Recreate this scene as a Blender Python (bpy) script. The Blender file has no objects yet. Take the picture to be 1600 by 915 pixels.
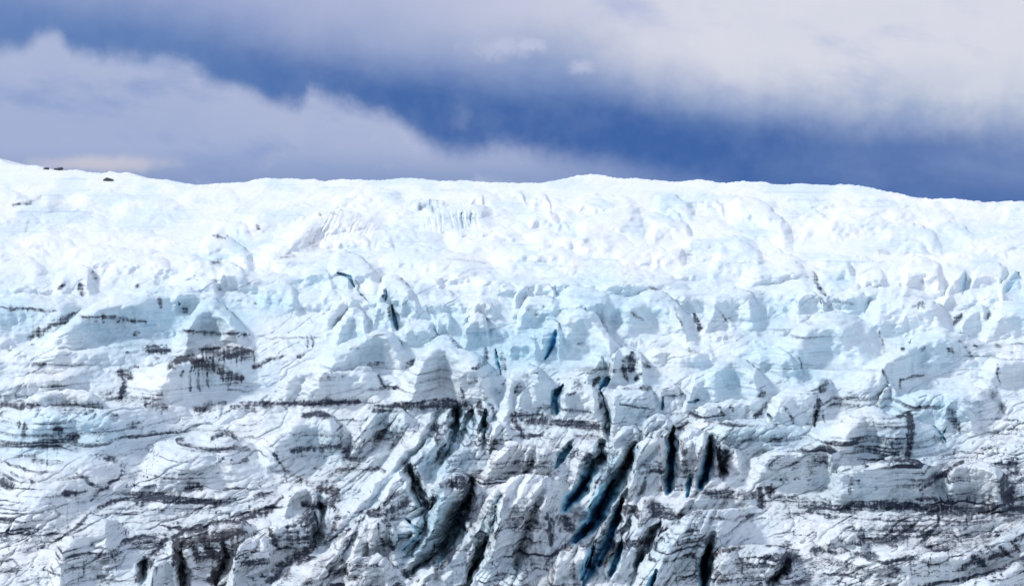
import bpy, math, random
import numpy as np

# ---------------------------------------------------------------- camera, sky, sun, exposure
scene = bpy.context.scene
C = scene.collection
T = math.tan(math.radians(15.0))          # half of the horizontal field of view
PITCH = math.radians(4.0)                 # the camera looks slightly down on the ice
CAM = np.array([0.0, 0.0, 40.0])
cam = bpy.data.cameras.new('camera')
cam.sensor_width = 36.0
cam.lens = 18.0 / T
cam.clip_start = 1.0
cam.clip_end = 20000.0
cam_o = bpy.data.objects.new('camera', cam)
cam_o.location = CAM
cam_o.rotation_euler = (math.radians(90) - PITCH, 0, 0)
C.objects.link(cam_o)
scene.camera = cam_o

SUN_EL, SUN_AZ = math.radians(43), math.radians(-100)    # azimuth from +Y, negative = to the left
SUN_STRENGTH = 2.45
EXPOSURE = -0.06
vs = scene.view_settings
vs.view_transform = 'Standard'
vs.look = 'None'
vs.gamma = 1.0
vs.use_curve_mapping = False
vs.exposure = EXPOSURE
scene.display_settings.display_device = 'sRGB'
scene.cycles.max_bounces = 6
scene.cycles.diffuse_bounces = 3
scene.cycles.use_denoising = True

sun = bpy.data.lights.new('sun', 'SUN')
sun.energy = SUN_STRENGTH
sun.angle = math.radians(7.0)      # veiled by thin cloud
sun.color = (1.0, 0.975, 0.935)
sun_o = bpy.data.objects.new('sun', sun)
dx, dy, dz = (math.cos(SUN_EL) * math.sin(SUN_AZ), math.cos(SUN_EL) * math.cos(SUN_AZ), math.sin(SUN_EL))
from mathutils import Vector
sun_o.rotation_euler = Vector((dx, dy, dz)).to_track_quat('Z', 'Y').to_euler()
sun_o.location = (dx * 300, dy * 300, dz * 300)
C.objects.link(sun_o)


class Graph:
    """small helper for building node trees"""
    def __init__(self, tree):
        self.t = tree
        self.t.nodes.clear()

    def n(self, kind, **kw):
        nd = self.t.nodes.new(kind)
        for k, v in kw.items():
            setattr(nd, k, v)
        return nd

    def put(self, sock, val):
        if isinstance(val, bpy.types.NodeSocket):
            self.t.links.new(val, sock)
        elif isinstance(val, (tuple, list)) and len(val) == 3 and sock.type == 'RGBA':
            sock.default_value = (*val, 1.0)
        else:
            sock.default_value = val

    def m(self, op, a, b=0.0, c=0.0, clamp=False):
        nd = self.n('ShaderNodeMath', operation=op, use_clamp=clamp)
        self.put(nd.inputs[0], a); self.put(nd.inputs[1], b); self.put(nd.inputs[2], c)
        return nd.outputs[0]

    def ramp(self, x, lo, hi, a=0.0, b=1.0, smooth=True):
        nd = self.n('ShaderNodeMapRange', interpolation_type='SMOOTHSTEP' if smooth else 'LINEAR')
        nd.clamp = True
        self.put(nd.inputs[0], x); self.put(nd.inputs[1], lo); self.put(nd.inputs[2], hi)
        self.put(nd.inputs[3], a); self.put(nd.inputs[4], b)
        return nd.outputs[0]

    def mix(self, f, a, b, mode='MIX'):
        nd = self.n('ShaderNodeMix', data_type='RGBA', blend_type=mode)
        self.put(nd.inputs[0], f); self.put(nd.inputs[6], a); self.put(nd.inputs[7], b)
        return nd.outputs[2]

    def vec(self, x, y, z):
        nd = self.n('ShaderNodeCombineXYZ')
        self.put(nd.inputs[0], x); self.put(nd.inputs[1], y); self.put(nd.inputs[2], z)
        return nd.outputs[0]

    def noise(self, v, scale, detail=4.0, rough=0.55, dist=0.0):
        nd = self.n('ShaderNodeTexNoise')
        self.put(nd.inputs['Vector'], v); nd.inputs['Scale'].default_value = scale
        nd.inputs['Detail'].default_value = detail; nd.inputs['Roughness'].default_value = rough
        nd.inputs['Distortion'].default_value = dist
        return nd.outputs['Fac']

    def curve(self, x, pts, xs, ys):
        nd = self.n('ShaderNodeFloatCurve')
        cu = nd.mapping.curves[0]
        nd.mapping.use_clip = False
        pts = [(p[0] / xs, p[1] / ys) for p in pts]
        while len(cu.points) < len(pts):
            cu.points.new(0.5, 0.5)
        for p, q in zip(cu.points, pts):
            p.location = q; p.handle_type = 'AUTO_CLAMPED'
        nd.mapping.update()
        self.put(nd.inputs['Value'], self.m('DIVIDE', x, xs))
        return self.m('MULTIPLY', nd.outputs[0], ys)


def lin(r, g, b):
    f = lambda c: (c / 255 / 12.92) if c / 255 <= 0.04045 else ((c / 255 + 0.055) / 1.055) ** 2.4
    return (f(r), f(g), f(b))


def skyc(r, g, b):
    k = 2.0 ** (-EXPOSURE)
    return tuple(c * k for c in lin(r, g, b))


world = bpy.data.worlds.new('World')
scene.world = world
world.use_nodes = True
g = Graph(world.node_tree)
tc = g.n('ShaderNodeTexCoord')
sep = g.n('ShaderNodeSeparateXYZ')
g.t.links.new(tc.outputs['Generated'], sep.inputs[0])
X, Y, Z = sep.outputs
# heading and height of a sky direction, in steps of about 0.02 degrees, measured from the heading the glacier lies in
azi = g.m('ARCTAN2', X, Y)
ele = g.m('ARCSINE', Z)
uu = g.m('MULTIPLY_ADD', azi, 2985.0, 800.0)
vv = g.m('MULTIPLY_ADD', ele, -2985.0, 457.5 - 2985.0 * PITCH)
hv = g.vec(g.m('MULTIPLY', uu, 0.01), g.m('MULTIPLY', vv, 0.01), 0.0)
# wisps drawn out along the wind
hs = g.vec(g.m('MULTIPLY_ADD', vv, 0.004, g.m('MULTIPLY', uu, 0.0045)), g.m('MULTIPLY_ADD', uu, -0.0035, g.m('MULTIPLY', vv, 0.012)), 3.0)
n1 = g.noise(hv, 1.1, 6.0, 0.6)
n2 = g.noise(hs, 1.0, 5.0, 0.55)
n3 = g.noise(hv, 0.35, 3.0, 0.5)
n4 = g.noise(hv, 3.2, 5.0, 0.6)
n1c = g.m('SUBTRACT', n1, 0.5)
n2c = g.m('SUBTRACT', n2, 0.5)
n3c = g.m('SUBTRACT', n3, 0.5)
# the storm-blue gap
core = g.curve(uu, [(0, 40), (200, 72), (480, 132), (700, 182), (900, 204), (1150, 254), (1400, 278), (1600, 296)], 1600.0, 400.0)
off = g.m('ABSOLUTE', g.m('SUBTRACT', g.m('MULTIPLY_ADD', n3c, 90.0, g.m('MULTIPLY_ADD', n2c, 70.0, vv)), core))
gap = g.mix(g.ramp(uu, 100, 760), skyc(92, 126, 184), skyc(56, 98, 166))
gap = g.mix(g.ramp(uu, 1200, 1600), gap, skyc(76, 110, 172))
gap = g.mix(g.ramp(off, 18, 105), gap, skyc(112, 140, 192))
gap = g.mix(g.ramp(n1c, -0.2, 0.25, 0.0, 0.35), gap, skyc(120, 146, 194))
# veils in the gap, low on the right
veil = g.m('MULTIPLY', g.ramp(uu, 1150, 1420), g.ramp(vv, 205, 262))
veil = g.m('MULTIPLY', veil, g.ramp(vv, 318, 268))
gap = g.mix(g.m('MULTIPLY', veil, g.ramp(n2c, -0.2, 0.25, 0.15, 0.75)), gap, skyc(124, 148, 196))
# upper cloud, soft lower edge
e2 = g.curve(uu, [(0, 5), (160, 18), (330, 40), (480, 78), (600, 95), (700, 108), (830, 100), (930, 112), (1030, 150), (1150, 172), (1300, 186), (1450, 198), (1600, 206)], 1600.0, 400.0)
d2 = g.m('SUBTRACT', g.m('MULTIPLY_ADD', n1c, 45.0, e2), vv)
d2 = g.m('MULTIPLY_ADD', n3c, 60.0, d2)
soft2 = g.ramp(uu, 700, 1150, 110.0, 80.0)
m2 = g.ramp(g.m('DIVIDE', d2, soft2), -0.55, 0.9)
up = g.mix(g.ramp(uu, 350, 1250), skyc(163, 174, 212), skyc(213, 216, 230))
up = g.mix(g.ramp(vv, 70, 205), up, g.mix(g.ramp(uu, 700, 1400), skyc(126, 150, 198), skyc(168, 184, 212)))
up = g.mix(g.ramp(n1c, -0.22, 0.2, 0.0, 0.5), up, g.mix(g.ramp(uu, 500, 1200), skyc(176, 185, 218), skyc(225, 226, 235)))
up = g.mix(g.ramp(n2c, 0.0, -0.3, 0.0, 0.6), up, skyc(158, 172, 216))
col = g.mix(m2, gap, up)
# two small puffs in the gap
for (pu, pv, ru, rv, k) in ((785, 78, 52, 20, 0.6), (908, 108, 34, 14, 0.65), (724, 180, 20, 30, 0.14), (830, 72, 20, 10, 0.4)):
    a = g.m('DIVIDE', g.m('SUBTRACT', uu, pu), ru)
    b = g.m('DIVIDE', g.m('SUBTRACT', vv, pv), rv)
    r = g.m('SQRT', g.m('ADD', g.m('MULTIPLY', a, a), g.m('MULTIPLY', b, b)))
    r = g.m('MULTIPLY_ADD', n1c, 3.2, g.m('MULTIPLY_ADD', g.m('SUBTRACT', n4, 0.5), 2.2, r))
    col = g.mix(g.ramp(r, 1.3, 0.0, 0.0, k), col, skyc(196, 202, 228))
# lower cloud bank on the left with a crisp ragged top
e1 = g.curve(uu, [(0, 78), (45, 80), (95, 56), (135, 78), (200, 90), (285, 92), (330, 120), (400, 140), (470, 162), (488, 143), (530, 152), (620, 178), (660, 212), (720, 222), (790, 215), (860, 222), (940, 236), (1010, 254), (1100, 274), (1180, 296), (1300, 330), (1600, 380)], 1600.0, 400.0)
d1 = g.m('SUBTRACT', vv, e1)
d1 = g.m('MULTIPLY_ADD', n1c, 46.0, d1)
d1 = g.m('MULTIPLY_ADD', g.m('SUBTRACT', n4, 0.5), 20.0, d1)
m1 = g.ramp(d1, -14.0, g.ramp(uu, 450, 1050, 26.0, 62.0))
lo = g.mix(g.ramp(d1, 5, 120), skyc(173, 184, 217), skyc(162, 177, 214))
lo = g.mix(g.ramp(vv, 225, 292, 0.0, 0.75), lo, skyc(124, 148, 194))
lo = g.mix(g.ramp(uu, 820, 1120, 0.0, 0.7), lo, skyc(104, 130, 188))
lo = g.mix(g.ramp(n2c, 0.02, -0.25, 0.0, 0.7), lo, skyc(128, 152, 202))
lo = g.mix(g.ramp(n1c, 0.05, 0.3, 0.0, 0.6), lo, skyc(184, 194, 221))
# the warm gleam near the horizon on the far left
a = g.m('DIVIDE', g.m('SUBTRACT', uu, 165), 125.0)
b = g.m('DIVIDE', g.m('SUBTRACT', vv, 256), 17.0)
r = g.m('SQRT', g.m('ADD', g.m('MULTIPLY', a, a), g.m('MULTIPLY', b, b)))
r = g.m('MULTIPLY_ADD', n1c, 1.6, r)
lo = g.mix(g.ramp(r, 1.1, 0.2, 0.0, 0.75), lo, skyc(206, 204, 216))
col = g.mix(m1, col, lo)
# sky away from this heading: broken cloud over the clear sky, unseen, brightened to light the near faces
nall = g.noise(tc.outputs['Generated'], 2.6, 6.0, 0.6)
near = g.m('MULTIPLY', g.ramp(g.m('ABSOLUTE', azi), 1.1, 0.7), g.ramp(vv, -700, -250))
other = g.mix(g.ramp(nall, 0.35, 0.65), (0.52, 0.65, 0.95), (0.97, 1.01, 1.14))
col = g.mix(near, other, col)
cover = g.m('MAXIMUM', g.m('MULTIPLY', near, 0.97), g.ramp(nall, 0.35, 0.6, 0.35, 0.95))
sky = g.n('ShaderNodeTexSky', sky_type='NISHITA', sun_disc=False)
sky.sun_elevation = SUN_EL
sky.sun_rotation = SUN_AZ
sky.altitude = 600
bg1 = g.n('ShaderNodeBackground'); g.t.links.new(sky.outputs[0], bg1.inputs[0]); bg1.inputs[1].default_value = 0.1
bg2 = g.n('ShaderNodeBackground'); g.put(bg2.inputs[0], col); bg2.inputs[1].default_value = 1.0
ms = g.n('ShaderNodeMixShader')
g.put(ms.inputs[0], cover); g.t.links.new(bg1.outputs[0], ms.inputs[1]); g.t.links.new(bg2.outputs[0], ms.inputs[2])
wo = g.n('ShaderNodeOutputWorld'); g.t.links.new(ms.outputs[0], wo.inputs[0])

# ---------------------------------------------------------------- survey of the glacier
# Chart units: one step is about 0.02 degrees seen from the survey point; every outline below is turned into real
# positions further down, each with its own distance, size and depth.
RIDGE = [(-700, 236), (-300, 240), (-60, 246), (0, 249), (10, 254), (25, 258), (45, 258), (60, 259), (70, 264), (100, 266), (120, 265), (150, 270), (165, 270), (172, 267), (185, 270), (200, 269), (220, 276), (240, 280), (258, 280), (280, 285), (310, 289), (330, 287), (365, 285), (380, 286), (400, 280), (420, 278), (460, 279), (490, 280), (510, 283), (535, 280), (560, 281), (600, 282), (620, 279), (640, 278), (670, 281), (700, 283), (720, 281), (750, 284), (800, 286), (850, 285), (885, 279), (900, 274), (930, 272), (945, 273), (965, 279), (985, 278), (1020, 281), (1060, 284), (1095, 281), (1135, 286), (1150, 284), (1175, 283), (1200, 285), (1215, 288), (1250, 287), (1290, 289), (1315, 288), (1340, 290), (1370, 295), (1410, 303), (1425, 308), (1460, 311), (1490, 309), (1520, 314), (1560, 316), (1570, 314), (1600, 315), (1700, 318), (2300, 326)]

# (crest from left to right, face height, forward step, edge rounding, name, label)
BL = []
def B(pts, L, J=None, R=None, name=None, label=None, cat=None):
    BL.append(dict(pts=pts, L=L, J=1.35 * L if J is None else J, R=(min(0.45 * L, 26) if R is None else R) * (1.5 if pts[len(pts) // 2][1] < 560 else 1.0), name=name, label=label, cat=cat))

# -- the white upper slope
B([(-60, 325), (0, 321), (45, 314), (70, 305), (110, 300)], 60, 60, 12)
B([(-40, 420), (0, 413), (38, 406), (65, 413), (85, 421)], 45, 45, 18, 'ice_dome', 'low smooth white mound at the left edge, below the empty upper slope', 'ice dome')
B([(83, 428), (113, 417), (136, 418), (146, 426), (153, 441)], 55, None, 16, 'ice_dome', 'small white mound with dark smudges under its right shoulder and foot', 'ice dome')
B([(151, 428), (181, 411), (214, 403), (241, 401), (266, 406), (284, 419)], 34, 50, 20, 'ice_dome', 'flat white whaleback mound with a blue-shaded right end', 'ice dome')
B([(286, 420), (302, 408), (322, 406), (334, 411), (341, 420)], 32, None, None, 'ice_dome', 'small round pale blue dome with a dark fleck at its top right', 'ice dome')
B([(332, 434), (347, 413), (362, 407), (377, 416), (392, 430)], 42, None, 15, 'ice_peak', 'small pointed white peak directly below the smooth pale blue dome', 'ice peak')
B([(303, 392), (314, 373), (327, 367), (352, 368), (370, 377), (392, 396), (404, 406)], 46, 70, 20, 'ice_dome', 'smooth pale blue dome on the white left slope, clean and uncracked', 'ice dome')
B([(322, 366), (340, 350), (352, 344), (377, 348), (398, 360)], 28)
B([(258, 462), (284, 443), (302, 437), (327, 436), (344, 449), (354, 462)], 52, None, 22, 'ice_dome', 'broad pale blue dome just above the pointed hump with the dark foot line', 'ice dome')
B([(258, 444), (279, 428), (302, 425), (330, 430)], 26)
B([(385, 398), (438, 371), (473, 348), (500, 331), (531, 327), (561, 334), (601, 337), (609, 343), (622, 360)], 58, 115, 13, 'ice_cliff', 'long fluted white ice cliff high on the slope, slanting down to the left', 'ice cliff')
B([(648, 336), (655, 328), (677, 327), (722, 322), (752, 320), (772, 329), (779, 339)], 46, 80, 9, 'ice_cliff', 'pale blue ice cliff split by two thin dark vertical clefts, high on the slope', 'ice cliff')
B([(638, 322), (647, 315), (671, 310), (689, 310), (704, 320)], 16, 26, 6)
B([(732, 312), (742, 304), (752, 305), (757, 318)], 18, 28, 6)
B([(614, 368), (626, 358), (646, 357), (656, 368)], 20, 30, 8)
B([(516, 384), (540, 372), (556, 369), (573, 373), (581, 383), (584, 393)], 27, 42, 12, 'ice_dome', 'small rounded white hump at the foot of the fluted cliff', 'ice dome')
B([(584, 391), (591, 378), (609, 377), (621, 387)], 20, 30, 8)
B([(585, 404), (609, 391), (634, 383), (666, 385), (702, 391), (739, 399), (790, 404)], 62, 70, 26, 'ice_slab', 'bright white sweeping slope of clean ice in the middle, with thin faint cracks', 'ice slab')
B([(505, 412), (518, 401), (536, 391), (561, 401), (573, 413), (591, 426), (603, 443)], 62, None, 24, 'ice_dome', 'pale blue dome with a vivid blue crease running down its front', 'ice dome')
B([(497, 460), (511, 441), (531, 432), (548, 434), (558, 448)], 38)
B([(398, 456), (415, 444), (450, 445), (463, 454), (472, 470)], 48, None, 13, 'ice_block', 'flat-topped pale blue ice block with rounded right shoulder', 'ice block')
B([(468, 420), (488, 413), (508, 421), (530, 440)], 42)
B([(582, 468), (594, 436), (606, 427), (624, 432), (644, 449), (653, 460)], 52, None, 12, 'ice_serac', 'hooded ice tower split by a short black cleft', 'serac')
B([(619, 472), (631, 456), (641, 451), (651, 459), (656, 474)], 45, None, 12)
B([(644, 448), (661, 434), (677, 431), (699, 441)], 26)
B([(668, 460), (677, 450), (700, 453), (724, 462)], 28, 40, 5)
B([(678, 438), (720, 426), (770, 437), (815, 450)], 22, 30, 8)
B([(797, 299), (807, 297), (815, 300), (825, 315)], 16, 26, 7)
B([(828, 318), (840, 303), (850, 303), (863, 323), (868, 334)], 28, 42, 10)
B([(822, 338), (845, 327), (865, 330), (880, 345)], 30, 45, 12, 'ice_dome', 'small grey-blue rounded boulder of ice below the highest hump', 'ice dome')
B([(868, 354), (880, 344), (895, 354)], 13, 20, 6)
B([(898, 326), (913, 315), (926, 321), (945, 326)], 16, 26, 6)
B([(890, 362), (921, 341), (951, 327), (981, 318), (1001, 323), (1010, 335), (1013, 355)], 66, 80, 26, 'ice_dome', 'broad white dome under the highest hump of the skyline', 'ice dome')
B([(1013, 316), (1030, 303), (1045, 301), (1056, 304), (1077, 318), (1091, 334)], 38, 60, 18, 'ice_dome', 'white dome with a blue-shaded right flank, close under the skyline', 'ice dome')
B([(1037, 337), (1044, 325), (1051, 323), (1066, 337)], 20, 30, 9)
B([(1005, 352), (1030, 343), (1051, 341), (1077, 351), (1087, 368)], 38, 55, 18)
B([(1015, 400), (1031, 388), (1056, 385), (1067, 388), (1077, 403)], 38, 48, 18)
B([(1070, 394), (1090, 388), (1110, 388), (1129, 378), (1140, 385)], 32, 48, 12)
B([(1133, 322), (1152, 306), (1177, 308), (1200, 318), (1222, 341), (1238, 350), (1247, 365)], 56, 80, 26, 'ice_dome', 'large rounded white dome on the right slope, its right end blue in shade', 'ice dome')
B([(1095, 316), (1110, 311), (1122, 313), (1136, 328)], 20, 30, 9)
B([(1100, 402), (1130, 380), (1155, 370), (1180, 385), (1205, 400)], 66, 70, 30, 'ice_slab', 'smooth clean white slope right of centre, below the rounded dome', 'ice slab')
B([(798, 468), (815, 449), (824, 445), (830, 460)], 28, 40, 6)
B([(833, 454), (845, 442), (858, 444), (875, 462)], 24, 36, 9)
B([(868, 466), (878, 451), (900, 447), (926, 449), (946, 456), (965, 470)], 70, 80, 22)
B([(955, 485), (985, 465), (1016, 450), (1031, 456), (1046, 465), (1075, 490), (1095, 515)], 66, 90, 26, 'ice_dome', 'smooth whitish pyramid-shaped dome with a thin dark crack down its right', 'ice dome')
B([(1092, 500), (1114, 461), (1139, 449), (1162, 451), (1177, 464), (1195, 486)], 66, 90, 20, 'ice_dome', 'white dome veined with dark cracks, right of the pyramid-shaped dome', 'ice dome')
B([(1246, 362), (1265, 346), (1288, 341), (1308, 348), (1323, 360)], 27, 38, 14)
B([(1248, 339), (1273, 327), (1292, 336)], 16, 24, 8)
B([(1370, 355), (1401, 346), (1439, 353), (1461, 363), (1480, 381)], 38, 48, 18, 'ice_dome', 'low white hummock high on the far right slope', 'ice dome')
B([(1446, 345), (1482, 343), (1514, 361), (1530, 375)], 27, 36, 14)
B([(1548, 371), (1565, 363), (1584, 369)], 13, 20, 6)
B([(1325, 325), (1376, 313), (1430, 322)], 27, 32, 14)
B([(1402, 385), (1426, 376), (1455, 384)], 22, 30, 10)
B([(1270, 440), (1280, 421), (1306, 426), (1323, 408), (1336, 421), (1342, 436)], 38, 58, 9, 'ice_block', 'notched white ice block with a blue shaded underside and black crack beside it', 'ice block')
B([(1282, 464), (1301, 441), (1321, 436), (1343, 441), (1356, 460)], 42, 58, 16)
B([(1340, 436), (1358, 423), (1376, 421), (1389, 442)], 46, 58, 14)
B([(1398, 464), (1409, 428), (1421, 411), (1441, 401), (1466, 411), (1482, 436)], 64, 90, 22, 'ice_dome', 'tall rounded white dome with a small dark smear, on the right', 'ice dome')
B([(1470, 472), (1489, 436), (1504, 425), (1512, 426), (1516, 446)], 42, 60, 6, 'ice_slab', 'leaning white ice slab with a narrow blue right face', 'ice slab')
B([(1512, 443), (1527, 413), (1552, 408), (1575, 420)], 48, 66, 13)
B([(1558, 452), (1577, 426), (1587, 423), (1594, 434)], 42, 60, 5, 'ice_slab', 'thin tilted slab with a bright blue face near the right edge', 'ice slab')
B([(1140, 436), (1200, 408), (1245, 405), (1262, 420), (1278, 446)], 58, 70, 28, 'ice_dome', 'wide smooth white dome left of the notched block', 'ice dome')
B([(1232, 480), (1253, 455), (1272, 455), (1297, 480)], 36, 52, 10, 'ice_peak', 'pointed white peak standing right behind the fan-shaped dome', 'ice peak')
# -- the pale blue middle
B([(-60, 474), (0, 470), (60, 462), (118, 468), (135, 476)], 85, 90, 14, 'ice_wall', 'pale layered ice wall at left edge crossed by a dotted dark line', 'ice wall')
B([(36, 565), (70, 532), (117, 490), (150, 471), (185, 460), (250, 462), (305, 474)], 70, 110, 14, 'ice_slab', 'long pale slab with dashed dark line near its top', 'ice slab')
B([(268, 522), (297, 498), (317, 470), (333, 466), (350, 480), (388, 512)], 62, 100, 16, 'ice_peak', 'pointed pale hump with fine layers and a dark line across its foot', 'ice peak')
B([(15, 560), (60, 550), (125, 545), (170, 543), (220, 550)], 32, 44, 10)
B([(-60, 604), (0, 598), (15, 590), (60, 585), (110, 577), (150, 573), (188, 587)], 40, 60, 12, 'ice_ridge', 'low whitish ridge at left edge above the grey-blue wall', 'ice ridge')
B([(193, 612), (206, 586), (219, 573), (251, 568), (274, 562), (302, 557), (317, 547), (352, 543), (395, 547), (412, 564)], 76, 140, 9, 'ice_wall', 'ice wall draped with black and brown debris dripping down its face', 'ice wall')
B([(30, 632), (63, 613), (100, 606), (126, 608), (151, 617), (170, 630)], 40, 60, 14, 'ice_dome', 'low rounded hump on top of the smooth grey-blue wall', 'ice dome')
B([(-60, 631), (0, 631), (60, 635), (120, 633), (160, 641), (200, 634), (240, 631), (290, 636), (315, 655)], 92, 130, 8, 'ice_wall', 'smooth grey-blue ice wall streaked with dark drips at left edge', 'ice wall')
B([(516, 515), (541, 490), (551, 476), (563, 483), (576, 503), (585, 515)], 46, 66, 15, 'ice_peak', 'small rounded cone of pale ice beside the black cleft', 'ice peak')
B([(502, 498), (526, 475), (546, 463), (566, 470)], 32, 46, 12)
B([(484, 560), (541, 535), (571, 520), (593, 511), (616, 518), (626, 538), (641, 565)], 72, 110, 14, 'ice_block', 'broad peaked ice block with fine horizontal grey layers left of the tall serac', 'ice block')
B([(462, 606), (500, 580), (543, 578), (563, 572), (586, 578), (604, 607)], 58, 80, 14, 'ice_dome', 'layered rounded hump above the long black dirt band', 'ice dome')
B([(425, 606), (463, 578), (495, 568), (513, 573), (540, 590)], 42, 58, 12)
B([(614, 616), (631, 581), (651, 561), (666, 540), (679, 525), (692, 519), (709, 530), (716, 543), (747, 548), (762, 571), (777, 586), (784, 610)], 104, 150, 13, 'ice_serac', 'large banded serac in the middle with a black band along its foot', 'serac')
B([(579, 494), (590, 472), (608, 475), (617, 494)], 42, 60, 10)
B([(621, 524), (636, 505), (656, 503), (677, 505), (686, 522)], 42, 58, 12, 'ice_block', 'pale crumbly ice block between black cleft and large banded serac', 'ice block')
B([(678, 504), (690, 488), (700, 490), (708, 508)], 38, 52, 9)
B([(720, 526), (728, 500), (745, 488), (760, 492), (768, 514)], 52, 74, 11, 'ice_serac', 'round banded ice column behind the large banded serac', 'serac')
B([(731, 484), (750, 465), (765, 468), (778, 490)], 34, 48, 10)
B([(803, 512), (811, 478), (825, 464), (850, 461), (872, 463), (882, 480)], 48, 70, 13, 'ice_block', 'rounded ice block with small dark specks above the vivid blue slit', 'ice block')
B([(858, 502), (880, 484), (906, 480), (928, 485), (941, 505), (951, 518), (966, 535), (980, 552)], 76, 100, 18, 'ice_dome', 'smooth pale lobe right of the vivid blue slit', 'ice dome')
B([(836, 520), (855, 503), (868, 500), (880, 520)], 62, 70, 10)
B([(786, 538), (800, 525), (825, 523), (848, 540)], 46, 60, 9, 'ice_block', 'smooth blue-faced ice block left of the vivid blue slit', 'ice block')
B([(908, 588), (930, 570), (937, 555), (942, 557), (946, 588)], 32, 46, 5, 'ice_fin', 'narrow upright white fin of ice left of the dark-splashed serac', 'ice fin')
B([(945, 578), (961, 548), (976, 540), (996, 544), (1006, 558), (1018, 580)], 56, 80, 12, 'ice_serac', 'serac splashed with a dark spidery stain', 'serac')
B([(1003, 554), (1017, 543), (1038, 543), (1063, 545), (1087, 548), (1114, 556)], 32, 46, 9, 'ice_ridge', 'low whitish ridge with small dark specks right of the stained serac', 'ice ridge')
B([(942, 618), (965, 607), (976, 600), (1010, 597), (1021, 608), (1026, 636)], 72, 100, 10, 'ice_block', 'rounded ice block crossed by one slanting dark line', 'ice block')
B([(1022, 616), (1041, 598), (1059, 600), (1067, 618)], 38, 52, 11)
B([(1066, 628), (1082, 590), (1102, 580), (1124, 578), (1138, 600)], 46, 64, 12)
B([(1095, 586), (1127, 563), (1149, 554), (1165, 563), (1190, 583), (1206, 600)], 62, 90, 13, 'ice_peak', 'pale blue pyramid of ice right of centre with smooth flanks', 'ice peak')
B([(778, 614), (792, 585), (800, 578), (815, 573), (830, 570), (850, 578), (858, 598)], 76, 110, 11, 'ice_serac', 'cracked serac left of the thin dark blue cleft', 'serac')
B([(797, 634), (825, 602), (850, 595), (866, 598), (870, 618)], 52, 50, 9)
B([(872, 630), (883, 602), (896, 596), (913, 600), (931, 606), (943, 628)], 68, 100, 10, 'ice_serac', 'rounded banded serac right of the thin dark blue cleft', 'serac')
B([(998, 682), (1011, 654), (1026, 645), (1041, 649), (1054, 668)], 38, 54, 14, 'ice_dome', 'small knob of pale ice below the block with the slanting line', 'ice dome')
B([(950, 690), (971, 669), (989, 661), (1002, 678)], 32, 46, 9)
B([(998, 697), (1016, 673), (1039, 669), (1055, 685)], 42, 58, 10)
B([(1070, 655), (1090, 632), (1114, 626), (1140, 624), (1175, 623), (1204, 616)], 42, 58, 9, 'ice_ridge', 'flat ridge notched by dark cracks below the blue pyramid', 'ice ridge')
B([(1057, 688), (1067, 661), (1084, 656), (1114, 658), (1152, 658), (1200, 660), (1240, 668), (1280, 676)], 62, 84, 10, 'ice_ridge', 'long flat-topped pale ridge above the two black crevasses', 'ice ridge')
B([(1185, 555), (1215, 533), (1245, 508), (1275, 488), (1301, 484), (1331, 488), (1361, 508), (1376, 520), (1387, 548)], 92, 130, 20, 'ice_dome', 'big smooth fan-shaped pale dome, the cleanest in the right half', 'ice dome')
B([(1170, 556), (1213, 543), (1233, 553), (1255, 577)], 46, 56, 12)
B([(1340, 498), (1363, 470), (1389, 462), (1426, 464), (1464, 467), (1482, 488), (1495, 508)], 72, 105, 18, 'ice_dome', 'greenish-white dome with small dark stain, right of the fan-shaped dome', 'ice dome')
B([(1496, 512), (1514, 483), (1534, 473), (1548, 490)], 42, 58, 10)
B([(1530, 510), (1547, 478), (1562, 468), (1600, 470), (1680, 478)], 74, 105, 14, 'ice_block', 'squarish white block at right edge beside a black crack', 'ice block')
B([(1285, 596), (1341, 580), (1371, 558), (1401, 545), (1439, 520), (1472, 513), (1497, 518), (1527, 528), (1580, 545)], 76, 110, 11, 'ice_ridge', 'long crusted white ridge climbing from the fan-shaped dome to the right', 'ice ridge')
B([(1525, 570), (1564, 555), (1600, 546), (1680, 540)], 62, 84, 12, 'ice_ridge', 'smooth pale ridge at right edge, above streaked slope', 'ice ridge')
B([(1365, 582), (1385, 560), (1408, 551), (1428, 562), (1445, 586)], 42, 46, 13)
B([(1195, 632), (1220, 612), (1240, 605), (1268, 602), (1280, 590), (1304, 600)], 64, 90, 11, 'ice_block', 'pale ice block with a forked black crack down its face', 'ice block')
B([(1390, 626), (1451, 608), (1489, 610), (1552, 604), (1570, 618)], 62, 80, 11, 'ice_wall', 'turquoise layered slope with dark slanting smears near right edge', 'ice wall')
B([(1365, 632), (1385, 605), (1393, 598), (1412, 624)], 27, 38, 8)
B([(1230, 686), (1290, 668), (1321, 656), (1346, 638), (1360, 632), (1385, 645), (1420, 650), (1460, 665), (1505, 695)], 84, 120, 12, 'ice_ridge', 'large turquoise sloping ridge with one long black vertical stain', 'ice ridge')
B([(1465, 656), (1489, 622), (1505, 635), (1535, 660)], 42, 46, 9)
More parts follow.
